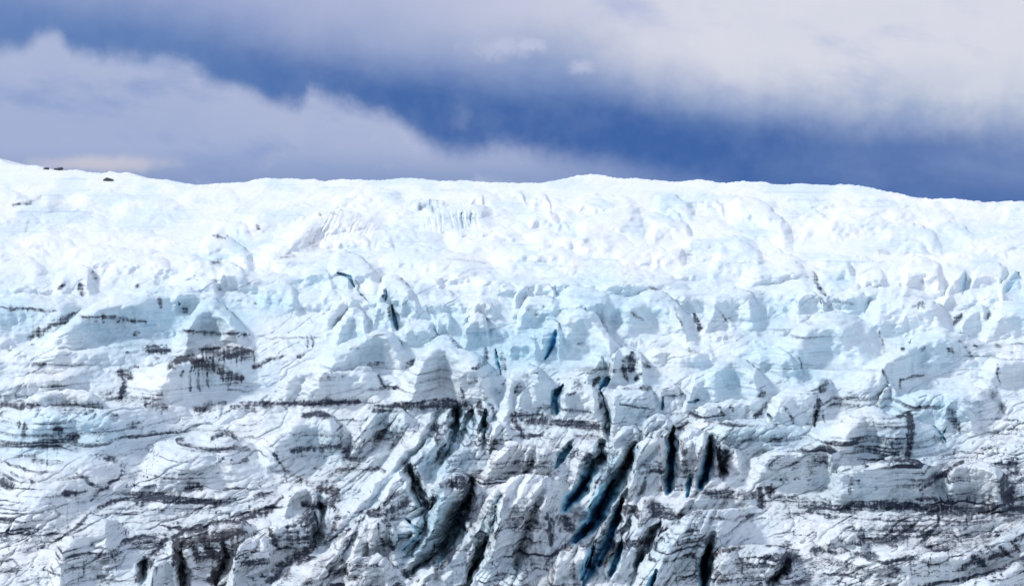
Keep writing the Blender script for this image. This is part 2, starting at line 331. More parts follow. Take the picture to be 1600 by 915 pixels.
# -- the dirty front
B([(-60, 737), (0, 724), (60, 710), (105, 694), (125, 684), (160, 676), (210, 674), (255, 668)], 150, 95, 75, 'ice_dome', 'broad dirty whaleback filling the lower left corner', 'ice dome')
B([(185, 752), (215, 705), (240, 690), (300, 680), (345, 673), (375, 683), (405, 698), (432, 712), (444, 728), (449, 752)], 112, 100, 55, 'ice_dome', 'large rounded dirty dome with curved dark rim on its right', 'ice dome')
B([(396, 694), (445, 668), (470, 641), (483, 637), (510, 646), (536, 664), (549, 690)], 74, 110, 15, 'ice_peak', 'conical banded hump under the long black dirt band', 'ice peak')
B([(536, 684), (573, 656), (586, 631), (598, 620), (616, 631), (643, 651), (658, 668)], 62, 92, 13, 'ice_peak', 'dark-topped conical hump right of the banded cone', 'ice peak')
B([(1160, 724), (1185, 712), (1210, 702), (1238, 700), (1283, 690), (1305, 700), (1340, 722)], 72, 100, 11, 'ice_block', 'cracked pale lobe left end of the wall with the heavy black band', 'ice block')
B([(1284, 742), (1320, 725), (1361, 725), (1391, 718), (1401, 714), (1426, 716), (1446, 723), (1478, 728)], 78, 115, 10, 'ice_wall', 'pale layered ice wall above a heavy black band, on the right', 'ice wall')
B([(1466, 752), (1490, 725), (1505, 718), (1527, 718), (1552, 727), (1570, 740), (1583, 760)], 76, 105, 13, 'ice_dome', 'rounded layered block at the right end of the black-banded wall', 'ice dome')
B([(1260, 803), (1290, 798), (1340, 797), (1400, 797), (1480, 800), (1560, 799), (1680, 803)], 46, 46, 4)
B([(1280, 856), (1300, 832), (1335, 830), (1354, 858)], 30, 40, 7, 'ice_block', 'small dirty ice block with a flat light top beneath the black band', 'ice block')
B([(1245, 872), (1270, 856), (1300, 852), (1330, 861), (1400, 870), (1460, 862), (1520, 855), (1560, 840), (1600, 812), (1680, 790)], 62, 84, 10, 'ice_ridge', 'curved dirty ridge with comb-like notches at the lower right edge', 'ice ridge')
B([(1460, 925), (1530, 901), (1570, 886), (1600, 862), (1680, 835)], 90, 110, 12, 'ice_dome', 'dirty whitish mound in the lower right corner', 'ice dome')
B([(983, 716), (990, 695), (1006, 686), (1034, 680), (1046, 692)], 84, 110, 11, 'ice_serac', 'square pale ice tower left of the two black crevasses', 'serac')
B([(1056, 698), (1066, 672), (1085, 668), (1105, 675), (1114, 694)], 90, 110, 10, 'ice_serac', 'dark-streaked ice tower standing between the two black crevasses', 'serac')
B([(1112, 708), (1130, 690), (1165, 704)], 56, 70, 9)
B([(742, 806), (775, 760), (795, 745), (840, 740), (870, 748), (884, 768)], 160, 180, 13, 'ice_block', 'tall grey-banded ice buttress at the bottom left of the deep blue crevasses', 'ice block')
B([(742, 750), (780, 705), (800, 690), (850, 698), (884, 722)], 50, 70, 13, 'ice_dome', 'flat dirty white shoulder above the grey-banded buttress', 'ice dome')
B([(856, 900), (870, 865), (895, 852), (925, 850), (931, 868)], 70, 84, 9, 'ice_block', 'pale square ice block at the very bottom below the deep blue crevasse', 'ice block')
B([(980, 912), (1010, 870), (1030, 840), (1050, 818), (1075, 803), (1110, 795), (1150, 795), (1195, 785)], 104, 140, 11, 'ice_wall', 'layered blue-grey ice wall sloping down to the bottom, right of the crevasses', 'ice wall')
B([(1040, 806), (1070, 780), (1100, 765), (1130, 755), (1165, 765), (1196, 780)], 34, 48, 8, 'ice_ridge', 'jagged low ridge with dark band under the streaked tower', 'ice ridge')
B([(1104, 880), (1130, 856), (1170, 850), (1210, 851), (1250, 860)], 76, 84, 8, 'ice_block', 'dirty overhanging block with a black hollow on its right, at the bottom', 'ice block')
B([(672, 770), (690, 742), (705, 728), (722, 735), (738, 758)], 94, 120, 11, 'ice_pinnacle', 'snow-capped pinnacle with a black right side', 'ice pinnacle')
B([(532, 892), (545, 871), (560, 868), (580, 872), (585, 864), (600, 870), (618, 895)], 64, 80, 6, 'ice_wall', 'scalloped blue-grey hollow face at the bottom edge below the white spur', 'ice wall')
B([(570, 848), (585, 815), (600, 808), (612, 815), (624, 862)], 62, 70, 8, 'ice_pinnacle', 'pair of fluted grey columns beside the white spur', 'ice pinnacle')
B([(440, 795), (460, 765), (480, 758), (503, 775)], 34, 48, 12, 'ice_dome', 'small whitish knob above the blackened column face', 'ice dome')
B([(405, 850), (430, 815), (460, 810), (490, 800), (502, 794)], 64, 84, 6, 'ice_wall', 'blackened ice face with grey columns in the lower left', 'ice wall')
B([(250, 850), (290, 830), (340, 815), (375, 812), (405, 824)], 84, 100, 8, 'ice_wall', 'dark brown-streaked hollow face at the bottom left', 'ice wall')
B([(352, 925), (365, 870), (380, 845), (410, 830), (430, 852)], 84, 100, 13, 'ice_dome', 'rounded pale buttress between brown hollow and blackened face', 'ice dome')
B([(224, 915), (245, 870), (265, 850), (280, 866)], 70, 84, 10, 'ice_block', 'pale narrow block left of the brown-streaked hollow', 'ice block')
B([(68, 890), (85, 860), (110, 820), (140, 803), (195, 812)], 104, 110, 22)
B([(160, 790), (200, 779), (260, 770), (320, 762), (390, 766), (440, 770)], 44, 40, 8)
B([(640, 720), (665, 690), (690, 668), (712, 672), (720, 700)], 60, 70, 9)
B([(740, 690), (755, 668), (772, 655), (795, 660), (806, 690)], 50, 60, 9)

# rounded spurs: (centre line, half width, forward step, name, label)
FN = []
def F(pts, w, J, name=None, label=None, cat=None):
    FN.append(dict(pts=pts, w=w, J=J, name=name, label=label, cat=cat))
F([(690, 655), (662, 690), (622, 745), (582, 800), (540, 850), (490, 892), (410, 935)], 30, 55, 'ice_spur', 'long white spur slanting from centre down to the bottom left', 'ice spur')
F([(974, 695), (948, 738), (926, 780), (898, 806)], 17, 42, 'ice_spur', 'rounded ice finger lying above the widest deep blue crevasse', 'ice spur')
F([(992, 738), (970, 770), (956, 802), (940, 850), (922, 895)], 12, 36, 'ice_spur', 'thin ice blade between the two deep blue crevasses', 'ice spur')
F([(742, 690), (712, 716), (675, 748)], 13, 34, 'ice_spur', 'small turquoise ice finger above the snow-capped pinnacle', 'ice spur')
F([(790, 752), (762, 805), (730, 855), (690, 905)], 17, 36, 'ice_spur', 'smooth white spur running down right of the dark-sided pinnacle', 'ice spur')
F([(1010, 775), (1000, 815), (985, 850), (950, 905)], 16, 36, 'ice_spur', 'dirty brown-flecked spur right of the deep blue crevasses', 'ice spur')
F([(930, 690), (912, 725), (896, 760)], 14, 28)
F([(665, 812), (640, 826), (612, 838)], 9, 28, 'ice_spur', 'thin turquoise-edged shelf of ice left of the dark-sided pinnacle', 'ice spur')
F([(660, 835), (640, 860), (615, 880)], 14, 24)
F([(690, 800), (672, 835), (655, 870)], 12, 26)
F([(715, 865), (680, 895), (650, 920)], 9, 26)
F([(835, 810), (815, 860), (800, 915)], 20, 26)
F([(1060, 860), (1020, 900), (990, 930)], 16, 26)

# blue clefts: (line, half width, depth, how blue)
CV = [
    ([(868, 516), (862, 535), (851, 562)], 3.8, 15, 0.95), ([(878, 600), (872, 612), (868, 628), (871, 645)], 4.5, 46, 0.85),
    ([(952, 588), (946, 600), (938, 608)], 5, 40, 0.8), ([(958, 745), (948, 765), (930, 800), (912, 833), (899, 848)], 9.5, 80, 1.0),
    ([(972, 780), (966, 800), (958, 830), (946, 862), (936, 882)], 6.5, 70, 1.0), ([(922, 745), (908, 762), (893, 780), (882, 796)], 6.5, 60, 0.9),
    ([(894, 698), (880, 718), (868, 731)], 4, 40, 0.8), ([(929, 852), (918, 882), (908, 905)], 4.5, 46, 0.9), ([(973, 842), (968, 868), (955, 900)], 4, 50, 0.9),
    ([(1003, 866), (994, 888)], 2.6, 30, 0.8), ([(1048, 676), (1051, 705), (1050, 735), (1044, 768)], 5.5, 80, 0.95), ([(1113, 690), (1108, 722), (1101, 745), (1092, 760)], 5.5, 80, 0.95),
    ([(1079, 742), (1073, 776)], 2.4, 34, 0.8), ([(1112, 845), (1100, 878), (1096, 925)], 6, 60, 0.95), ([(1024, 892), (1012, 925)], 4.5, 46, 0.85), ([(712, 640), (714, 662), (708, 690)], 3.6, 44, 0.6),
    ([(760, 640), (757, 680)], 2.8, 40, 0.7), ([(775, 545), (782, 585)], 2.6, 20, 0.5), ([(528, 427), (548, 433), (555, 447)], 2.0, 16, 0.55), ([(1275, 640), (1273, 664)], 2.5, 24, 0.3),
    ([(646, 740), (640, 760), (655, 790), (640, 800)], 4, 40, 0.3), ([(735, 775), (722, 812), (702, 850), (683, 885)], 6.5, 60, 0.45), ([(776, 790), (766, 830), (750, 870), (730, 905)], 3, 34, 0.3),
    ([(1466, 690), (1480, 665)], 2, 14, 0.4), ([(612, 476), (616, 500), (620, 514)], 3.2, 30, 0.6), ([(601, 452), (601, 470)], 1.8, 16, 0.5), ([(635, 810), (655, 830), (628, 860)], 3, 30, 0.6),
    ([(488, 800), (490, 850)], 5, 30, 0.2), ([(940, 612), (950, 650), (953, 680)], 3.0, 34, 0.5), ([(1036, 620), (1034, 640)], 2.2, 20, 0.6), ([(1592, 428), (1572, 456)], 5, 12, 0.28), ([(1509, 428), (1506, 458)], 4, 12, 0.25),
    ([(1075, 628), (1090, 624)], 2.5, 14, 0.5), ([(722, 334), (722, 358)], 1.4, 10, 0.3), ([(737, 334), (736, 348)], 1.3, 10, 0.25), ([(1462, 665), (1478, 690)], 2.2, 14, 0.5),
]
# soft washes of bare blue ice and of blue shade put into the colour: (centre, radii, strength)
WASH = [
    (100, 680, 190, 52, .6), (350, 390, 60, 30, .3), (540, 425, 60, 40, .4), (440, 465, 50, 30, .4), (770, 550, 40, 40, .7), (830, 540, 60, 40, .4), (620, 490, 120, 60, .25), (1200, 580, 110, 50, .4),
    (1310, 540, 90, 50, .25), (1450, 640, 110, 40, .6), (1420, 690, 110, 40, .6), (1200, 680, 130, 26, .5), (990, 640, 60, 50, .35), (700, 720, 60, 40, .7), (690, 820, 50, 60, .7), (640, 850, 40, 30, .6), (730, 660, 30, 30, .6),
    (700, 340, 80, 30, .35), (1050, 325, 40, 30, .35), (1190, 350, 50, 35, .3), (940, 460, 80, 40, .3), (480, 430, 60, 30, .3), (330, 500, 70, 40, .35), (200, 510, 120, 40, .35), (60, 500, 90, 40, .35),
    (1580, 440, 18, 20, .5), (1508, 440, 10, 22, .5), (1310, 440, 30, 16, .4), (950, 740, 30, 60, .7), (1000, 720, 30, 40, .4), (500, 690, 60, 40, .35), (600, 660, 40, 40, .35), (1400, 760, 160, 40, .3), (1050, 850, 80, 60, .35), (780, 860, 60, 70, .3),
]

# bands, drips and smears of sediment, some of it painted shade: (line, half width, strength, brown, drip length)
ST = []
def S(w, s, *pts, br=0.0, drip=0.0):
    ST.append((list(pts), w, s, br, drip))
S(2, .6, (0, 479), (40, 482), (90, 486)); S(5, .7, (14, 480), (20, 481), drip=12); S(3, .6, (42, 483), (44, 483), drip=9); S(4, .6, (70, 486), (76, 486), drip=9)
S(4, .8, (45, 526), (60, 520), (80, 510), (117, 490), br=.4); S(7, .8, (56, 522), (66, 517), br=.4)
S(2.5, .75, (125, 493), (160, 495), (190, 498), (230, 502), drip=12); S(5, .8, (157, 496), (165, 496), drip=16)
S(3, .6, (248, 464), (253, 480)); S(4, .7, (291, 483), (288, 492)); S(4, .8, (210, 521), (217, 519)); S(2.8, .75, (280, 517), (310, 519), (390, 522), drip=10)
S(3, .7, (222, 545), (245, 541)); S(7, .85, (230, 547), (262, 548), drip=6); S(3, .6, (240, 560), (250, 561)); S(3, .6, (196, 552), (200, 551)); S(4, .6, (12, 548), (18, 549)); S(3, .5, (50, 571), (72, 568)); S(5, .5, (80, 600), (95, 602))
S(6, .9, (264, 573), (280, 562), (302, 555), br=.6, drip=10); S(10, .95, (318, 550), (350, 549), (392, 553), br=.15, drip=34); S(8, .85, (300, 562), (320, 570), (340, 576), (360, 588), br=.5, drip=36); S(6, .9, (345, 588), (378, 590), br=.2)
S(3, .85, (286, 582), (283, 590), drip=26); S(2, .7, (298, 572), (298, 612)); S(2, .7, (311, 575), (312, 610)); S(2.2, .6, (324, 578), (326, 604)); S(3, .7, (395, 575), (410, 568), (425, 560), br=.5)
S(2.4, .75, (184, 578), (214, 574), br=.4); S(8, .85, (188, 583), (203, 588), br=.4, drip=14); S(5, .95, (194, 595), (189, 622)); S(7, .6, (160, 618), (190, 622), (240, 624), (252, 618), br=.2)  # the last band is a soft shadow put into the colour
S(5, .9, (-20, 630), (30, 633), (60, 634), br=.3, drip=10); S(7, .65, (80, 634), (130, 636), (160, 634)); S(5, .75, (228, 632), (262, 637), drip=8); S(6, .75, (305, 639), (330, 634), (352, 630), br=.3)
S(5.5, .85, (362, 636), (400, 633), (440, 631), (500, 629), (560, 626), drip=8); S(6, .9, (618, 633), (660, 634), (700, 630), (737, 633), drip=8); S(3, .5, (640, 640), (700, 640))
S(2.4, .7, (27, 656), (29, 668)); S(4, .85, (37, 660), (38, 681)); S(4.5, .85, (86, 668), (99, 674), drip=10); S(7, .85, (110, 682), (120, 681)); S(4, .7, (170, 653), (186, 652)); S(3, .65, (203, 667), (216, 659)); S(1.6, .6, (151, 643), (147, 657))
S(4, .85, (331, 686), (345, 678), (360, 677), (373, 686), drip=8); S(1.4, .6, (330, 655), (350, 646), (372, 632), br=.3)
S(7, .7, (-10, 752), (20, 758)); S(2, .75, (15, 735), (28, 746)); S(2.2, .55, (35, 755), (70, 735)); S(4, .8, (50, 752), (55, 755)); S(5, .75, (165, 715), (182, 718)); S(2.2, .85, (118, 739), (150, 758)); S(2.6, .75, (140, 782), (160, 765), (188, 743)); S(2.8, .65, (98, 770), (138, 768)); S(3, .6, (148, 760), (164, 762)); S(4, .5, (165, 733), (172, 728))
S(2.5, .8, (63, 856), (85, 848), (103, 836), (120, 822), (140, 804)); S(3.2, .9, (152, 793), (175, 783), (196, 780)); S(5, .65, (196, 781), (230, 780), (265, 772), (295, 768)); S(6, .75, (292, 763), (316, 762), drip=10); S(2.6, .7, (335, 768), (370, 762), (392, 764)); S(1.5, .55, (150, 805), (200, 803), (250, 795)); S(1.5, .5, (170, 820), (230, 816), (300, 802))
S(3.6, .9, (253, 847), (290, 829), (340, 817), (370, 814), (400, 801), (425, 790), (442, 775), br=.3)
S(8, .97, (274, 846), (310, 843), (350, 836), (378, 830), br=.6, drip=20); S(7, .95, (274, 855), (280, 880), (287, 915), br=.5); S(5, .85, (300, 850), (312, 878), br=.5, drip=18); S(8, .85, (325, 850), (346, 880), (330, 908), br=.6, drip=14); S(5, .8, (348, 850), (356, 872), br=.6)
S(8, .4, (300, 834), (340, 824), (372, 822), br=1.0)
S(6, .92, (214, 908), (222, 890), (229, 877), br=.2); S(2.6, .85, (228, 876), (245, 860), (256, 846)); S(7, .55, (150, 872), (186, 865)); S(8, .55, (152, 895), (160, 905)); S(2, .7, (0, 878), (20, 873), (27, 881)); S(1.5, .6, (65, 890), (100, 900))
S(3.5, .6, (300, 705), (350, 700), (392, 701)); S(1.5, .55, (280, 741), (330, 730), (382, 719)); S(4.5, .75, (376, 721), (386, 719)); S(2.2, .85, (428, 709), (443, 726), (448, 752))
S(4.5, .75, (458, 703), (480, 700), (500, 700), (532, 698)); S(6.5, .75, (540, 696), (545, 718)); S(4, .75, (472, 652), (490, 647), (510, 648)); S(3, .5, (440, 680), (480, 676), (530, 682)); S(5, .6, (580, 637), (620, 636), drip=14)
S(5, .6, (450, 740), (490, 756), (520, 745), (552, 724), br=.7); S(8, .85, (500, 760), (520, 760), (525, 775), (505, 790), br=.5); S(5, .85, (472, 785), (502, 790)); S(10, .97, (483, 797), (488, 852), br=.1); S(4, .75, (448, 822), (476, 811), drip=26); S(4, .8, (424, 828), (432, 852)); S(7, .9, (438, 882), (475, 866), (492, 852), br=.2); S(4.5, .85, (416, 907), (452, 889)); S(4, .6, (455, 830), (458, 850)); S(3, .7, (466, 825), (468, 850))
S(5, .85, (398, 802), (418, 800), (426, 790)); S(2.2, .7, (398, 775), (426, 765)); S(4, .65, (518, 788), (530, 802), (520, 832)); S(3.2, .75, (575, 735), (590, 730), (602, 736)); S(2, .55, (530, 752), (560, 741), (592, 727))
S(7, .9, (633, 724), (645, 740), (651, 752)); S(5, .75, (576, 800), (600, 801), (640, 785)); S(3, .7, (590, 796), (622, 768)); S(5, .65, (598, 812), (642, 800)); S(5, .75, (655, 762), (666, 790), (682, 775)); S(1.6, .8, (565, 805), (550, 842), (528, 875)); S(2.2, .75, (590, 820), (601, 862)); S(2.6, .8, (607, 815), (613, 862)); S(7, .5, (505, 875), (480, 912), br=.8); S(4, .7, (655, 880), (640, 905)); S(5, .7, (625, 885), (640, 900))
S(9, .92, (702, 751), (724, 756), (736, 772), drip=18); S(11, .93, (730, 772), (720, 812), (700, 850), (685, 882), br=.1); S(6, .85, (715, 832), (700, 872)); S(3.6, .9, (775, 790), (765, 830), (750, 870), (733, 898), br=.3)  # shaded right side of the pinnacle, painted dark
S(5, .9, (709, 640), (713, 660), (709, 687)); S(4, .85, (734, 640), (741, 662)); S(4.5, .9, (758, 640), (756, 682)); S(4, .8, (748, 628), (753, 652)); S(4, .75, (720, 608), (726, 632)); S(3, .7, (764, 630), (771, 642)); S(3.4, .7, (683, 650), (685, 690)); S(3, .8, (695, 690), (680, 720)); S(3, .8, (775, 690), (765, 705))
S(7, .8, (803, 650), (830, 653), (865, 659), drip=6); S(6, .8, (870, 656), (900, 663), (948, 673), drip=8); S(4, .85, (803, 655), (818, 682)); S(3, .75, (820, 683), (845, 679), (856, 667)); S(4, .5, (900, 680), (940, 685))  # the leading bands are shade along the serac feet, painted dark
S(4, .75, (812, 600), (806, 612)); S(6, .8, (900, 598), (907, 602), drip=8); S(5, .9, (929, 600), (937, 591)); S(2.5, .7, (884, 619), (902, 609)); S(2.5, .5, (880, 640), (925, 645)); S(2, .5, (815, 585), (840, 580))
S(6, .8, (988, 553), (985, 578), drip=12); S(3.4, .75, (974, 570), (980, 592)); S(3, .75, (992, 592), (1002, 584)); S(4.5, .7, (1004, 568), (1016, 573)); S(2, .7, (975, 562), (996, 566)); S(4, .75, (1002, 605), (1016, 608), drip=6); S(1.5, .75, (966, 630), (1000, 637), (1021, 640)); S(3, .85, (938, 613), (940, 636)); S(3, .75, (950, 650), (953, 677)); S(3, .4, (1030, 552), (1045, 553)); S(3, .6, (1072, 546), (1088, 550))
S(5, .65, (1078, 645), (1094, 651)); S(2.5, .85, (1121, 631), (1131, 650)); S(4, .85, (1142, 631), (1146, 641)); S(3.6, .85, (1197, 630), (1185, 645), (1177, 653)); S(5.5, .55, (1128, 663), (1152, 668)); S(5, .85, (1187, 616), (1194, 613)); S(2, .5, (1160, 690), (1185, 680)); S(2, .6, (1062, 600), (1064, 615)); S(2, .5, (1165, 640), (1200, 640))
S(3.4, .8, (1085, 493), (1090, 505), (1094, 517)); S(1.6, .6, (1056, 480), (1066, 507)); S(2.6, .65, (986, 489), (1006, 498)); S(1.6, .5, (1120, 480), (1138, 505)); S(3, .55, (824, 480), (827, 482)); S(3, .55, (837, 489), (839, 493)); S(2.2, .7, (901, 538), (911, 535)); S(2, .55, (843, 476), (850, 478))
S(2.8, .85, (1268, 423), (1277, 440), (1283, 455), (1288, 459)); S(3, .75, (1428, 477), (1444, 477), drip=12); S(4, .85, (1489, 507), (1501, 491)); S(3, .75, (1546, 487), (1540, 499)); S(2, .55, (1374, 518), (1383, 547)); S(2, .65, (1251, 558), (1255, 583)); S(4, .85, (1281, 611), (1291, 596)); S(4.2, .93, (1279, 624), (1276, 642), (1273, 664)); S(2, .75, (1285, 640), (1289, 662)); S(2.4, .75, (1225, 634), (1235, 650), (1241, 664)); S(3, .75, (1201, 648), (1215, 667))
S(2, .75, (1380, 578), (1389, 597)); S(2, .75, (1406, 606), (1410, 593), (1442, 585)); S(4.6, .9, (1419, 645), (1424, 668), (1422, 690), (1419, 714)); S(2.6, .75, (1403, 648), (1421, 648)); S(6, .7, (1485, 640), (1492, 660), (1496, 672), drip=8); S(4.5, .75, (1545, 610), (1560, 625), (1569, 642)); S(1.6, .6, (1556, 570), (1561, 596)); S(5, .7, (1480, 544), (1487, 548)); S(3, .7, (1408, 547), (1413, 546)); S(3, .65, (1438, 546), (1443, 543)); S(3, .65, (1522, 537), (1526, 540)); S(4, .7, (1458, 684), (1472, 692)); S(3, .55, (1555, 538), (1563, 541)); S(2, .5, (1330, 690), (1368, 705)); S(2, .45, (1500, 530), (1525, 565))
S(9, .97, (1198, 765), (1208, 768)); S(7, .6, (1213, 778), (1240, 780), (1275, 786)); S(6, .93, (1262, 798), (1290, 789), (1312, 793)); S(6, .9, (1310, 794), (1350, 791), (1380, 788), (1432, 791), drip=8); S(6.5, .93, (1428, 796), (1470, 798), (1520, 798), (1580, 793), (1640, 797), drip=8); S(2.6, .75, (1278, 803), (1312, 806)); S(13, .38, (1320, 810), (1400, 810), (1480, 807), (1600, 807)); S(6, .85, (1344, 825), (1350, 845), (1362, 851)); S(7, .8, (1368, 846), (1400, 841), (1422, 824)); S(8, .55, (1360, 830), (1400, 828))
S(2.8, .85, (1428, 857), (1450, 836), (1465, 815), (1472, 800), (1469, 778)); S(2.6, .85, (1438, 767), (1460, 750), (1480, 735), (1506, 721)); S(3, .75, (1434, 780), (1462, 780)); S(3, .75, (1330, 745), (1327, 768)); S(3.2, .75, (1328, 752), (1343, 750)); S(5, .85, (1570, 743), (1568, 778)); S(6, .85, (1581, 760), (1575, 788)); S(6, .75, (1558, 724), (1592, 731)); S(2, .75, (1318, 830), (1352, 829)); S(2.4, .75, (1458, 836), (1490, 832), (1502, 847)); S(5, .92, (1451, 852), (1455, 855))
S(6, .85, (1268, 859), (1300, 859), (1322, 861), drip=10); S(4, .85, (1328, 866), (1372, 869)); S(3, .75, (1373, 881), (1400, 875), (1427, 869)); S(8, .65, (1388, 896), (1402, 890)); S(3, .85, (1498, 893), (1515, 880), (1526, 871)); S(6, .93, (1518, 869), (1537, 881)); S(3, .75, (1545, 871), (1562, 864)); S(2.8, .8, (1435, 915), (1500, 905), (1540, 895), (1570, 885), (1610, 866)); S(2.6, .8, (1563, 853), (1581, 870)); S(2.6, .8, (1578, 846), (1593, 860)); S(3, .85, (1583, 846), (1610, 828)); S(2, .5, (1300, 900), (1380, 890), (1430, 895)); S(9, .45, (1470, 850), (1540, 840))
S(7, .93, (1196, 871), (1240, 869), (1226, 886), (1214, 902)); S(6, .9, (1202, 900), (1208, 902)); S(3, .85, (1196, 852), (1248, 856)); S(8, .9, (1118, 704), (1131, 708), (1128, 748)); S(6, .65, (1100, 767), (1140, 771), (1182, 773)); S(6, .93, (1185, 765), (1190, 792)); S(4, .75, (1074, 831), (1092, 828)); S(7, .7, (1008, 785), (1026, 790), (1022, 808)); S(9, .55, (930, 708), (936, 722)); S(5, .85, (914, 714), (926, 738)); S(5, .65, (998, 726), (1042, 736)); S(5, .55, (1065, 690), (1071, 742)); S(4.5, .85, (1106, 872), (1130, 860), (1162, 855), br=.6); S(7, .75, (1150, 870), (1156, 892), br=.6, drip=12)  # the leading strokes put the hollow's shadow into the colour
S(4, .75, (998, 862), (1022, 838), br=.3); S(8, .75, (878, 808), (896, 826)); S(3, .85, (855, 800), (857, 830), (863, 852)); S(4, .75, (875, 803), (874, 827)); S(9, .45, (800, 796), (842, 790)); S(10, .35, (795, 820), (830, 815)); S(9, .45, (1056, 858), (1112, 845)); S(5, .75, (944, 810), (956, 816)); S(6, .65, (958, 848), (944, 884), br=.5); S(3, .6, (1110, 808), (1150, 812), (1180, 800)); S(4, .6, (1010, 830), (1000, 850), br=.5); S(6, .5, (860, 870), (862, 912)); S(5, .5, (895, 880), (900, 915)); S(3, .5, (825, 870), (818, 915)); S(6, .55, (1080, 870), (1140, 905), br=.4)
S(2.4, .65, (18, 321), (45, 315), (63, 307), br=.2); S(5, .25, (238, 318), (262, 316)); S(1.6, .35, (43, 345), (40, 362)); S(3.5, .25, (122, 341), (146, 331)); S(3, .65, (336, 368), (352, 371)); S(3, .65, (333, 411), (343, 412)); S(3, .65, (343, 449), (347, 453)); S(3, .65, (144, 424), (151, 439)); S(3.5, .75, (90, 453), (101, 444)); S(5, .75, (125, 443), (130, 462)); S(4, .75, (211, 444), (215, 447)); S(1.6, .4, (178, 408), (170, 414)); S(1.6, .4, (5, 397), (0, 405))
S(2.6, .6, (655, 317), (657, 329)); S(2.6, .65, (671, 311), (677, 329)); S(2.2, .5, (684, 312), (685, 325)); S(1.8, .35, (722, 335), (722, 357)); S(1.8, .4, (738, 334), (737, 347)); S(3, .5, (498, 333), (502, 336)); S(3, .5, (518, 332), (523, 334)); S(1.5, .35, (505, 340), (488, 378)); S(1.5, .3, (535, 335), (527, 378)); S(1.5, .3, (551, 335), (544, 372)); S(5, .35, (484, 381), (497, 389)); S(3, .45, (430, 406), (462, 399)); S(3, .6, (402, 352), (408, 356)); S(5.5, .8, (610, 478), (616, 500), (620, 513)); S(2, .85, (601, 454), (601, 469)); S(1.6, .75, (554, 438), (560, 450), (577, 473)); S(2, .55, (620, 434), (646, 451)); S(6, .2, (951, 383), (944, 392)); S(4, .3, (990, 414), (1001, 431)); S(4, .45, (1078, 394), (1077, 409)); S(5, .35, (1374, 392), (1388, 396)); S(2.4, .65, (1013, 448), (1027, 452)); S(2, .7, (398, 475), (402, 474))
S(1.5, .75, (480, 524), (480, 542)); S(1.5, .75, (485, 524), (489, 542)); S(3, .8, (396, 572), (425, 562), (446, 554), br=.2); S(3, .7, (466, 556), (474, 553)); S(3, .85, (592, 588), (601, 602)); S(4, .75, (638, 566), (645, 563)); S(3, .7, (618, 606), (626, 600)); S(3, .45, (500, 590), (542, 587)); S(4, .65, (759, 543), (762, 567)); S(3, .6, (784, 549), (791, 577)); S(1.6, .6, (400, 525), (500, 528)); S(1.5, .4, (700, 405), (760, 410)); S(1.4, .35, (712, 402), (690, 425)); S(1.4, .35, (735, 420), (712, 432)); S(1.3, .3, (905, 415), (893, 430)); S(1.3, .3, (1160, 395), (1120, 425)); S(2, .4, (1310, 470), (1335, 476)); S(2, .4, (660, 432), (646, 440)); S(2, .5, (665, 480), (670, 490))
S(2, .5, (573, 528), (600, 523)); S(2.4, .5, (545, 545), (560, 543)); S(2.4, .55, (575, 569), (600, 568)); S(3, .6, (740, 575), (755, 568)); S(3, .55, (730, 600), (745, 595)); S(2, .45, (690, 555), (705, 553))

# ---------------------------------------------------------------- noise
def _hash(ix, iy, iz):
    h = (ix.astype(np.uint32) * np.uint32(374761393)) ^ (iy.astype(np.uint32) * np.uint32(668265263)) ^ (iz.astype(np.uint32) * np.uint32(2147483647 - 1274126177))
    h = (h ^ (h >> np.uint32(13))) * np.uint32(1274126177)
    h = (h ^ (h >> np.uint32(15))) * np.uint32(2246822519)
    h = h ^ (h >> np.uint32(16))
    return h.astype(np.float32) / np.float32(4294967296.0)


def vnoise(x, y, z=None):
    """value noise in -1..1"""
    x = np.asarray(x, np.float32); y = np.asarray(y, np.float32)
    xi = np.floor(x); yi = np.floor(y)
    fx = x - xi; fy = y - yi
    fx = fx * fx * fx * (fx * (fx * 6 - 15) + 10); fy = fy * fy * fy * (fy * (fy * 6 - 15) + 10)
    xi = xi.astype(np.int64); yi = yi.astype(np.int64)
    if z is None:
        k = np.zeros(1, np.int64)
        a = _hash(xi, yi, k); b = _hash(xi + 1, yi, k); c = _hash(xi, yi + 1, k); d = _hash(xi + 1, yi + 1, k)
        return ((a + (b - a) * fx) * (1 - fy) + (c + (d - c) * fx) * fy) * 2 - 1
    z = np.asarray(z, np.float32)
    zi = np.floor(z); fz = z - zi; zi = zi.astype(np.int64)
    fz = fz * fz * (3 - 2 * fz)
    out = []
    for k in (zi, zi + 1):
        a = _hash(xi, yi, k); b = _hash(xi + 1, yi, k); c = _hash(xi, yi + 1, k); d = _hash(xi + 1, yi + 1, k)
        out.append((a + (b - a) * fx) * (1 - fy) + (c + (d - c) * fx) * fy)
    return (out[0] + (out[1] - out[0]) * fz) * 2 - 1


def fbm(x, y, z=None, octv=4, gain=0.5):
    s = 0.0; a = 1.0; t = 0.0
    for i in range(octv):
        f = 2.03 ** i
        s = s + a * vnoise(x * f + 17.3 * i, y * f - 9.1 * i, None if z is None else z * f + 5.7 * i)
        t += a; a *= gain
    return s / t


def sstep(a, b, x):
    t = np.clip((x - a) / (b - a), 0, 1)
    return t * t * (3 - 2 * t)


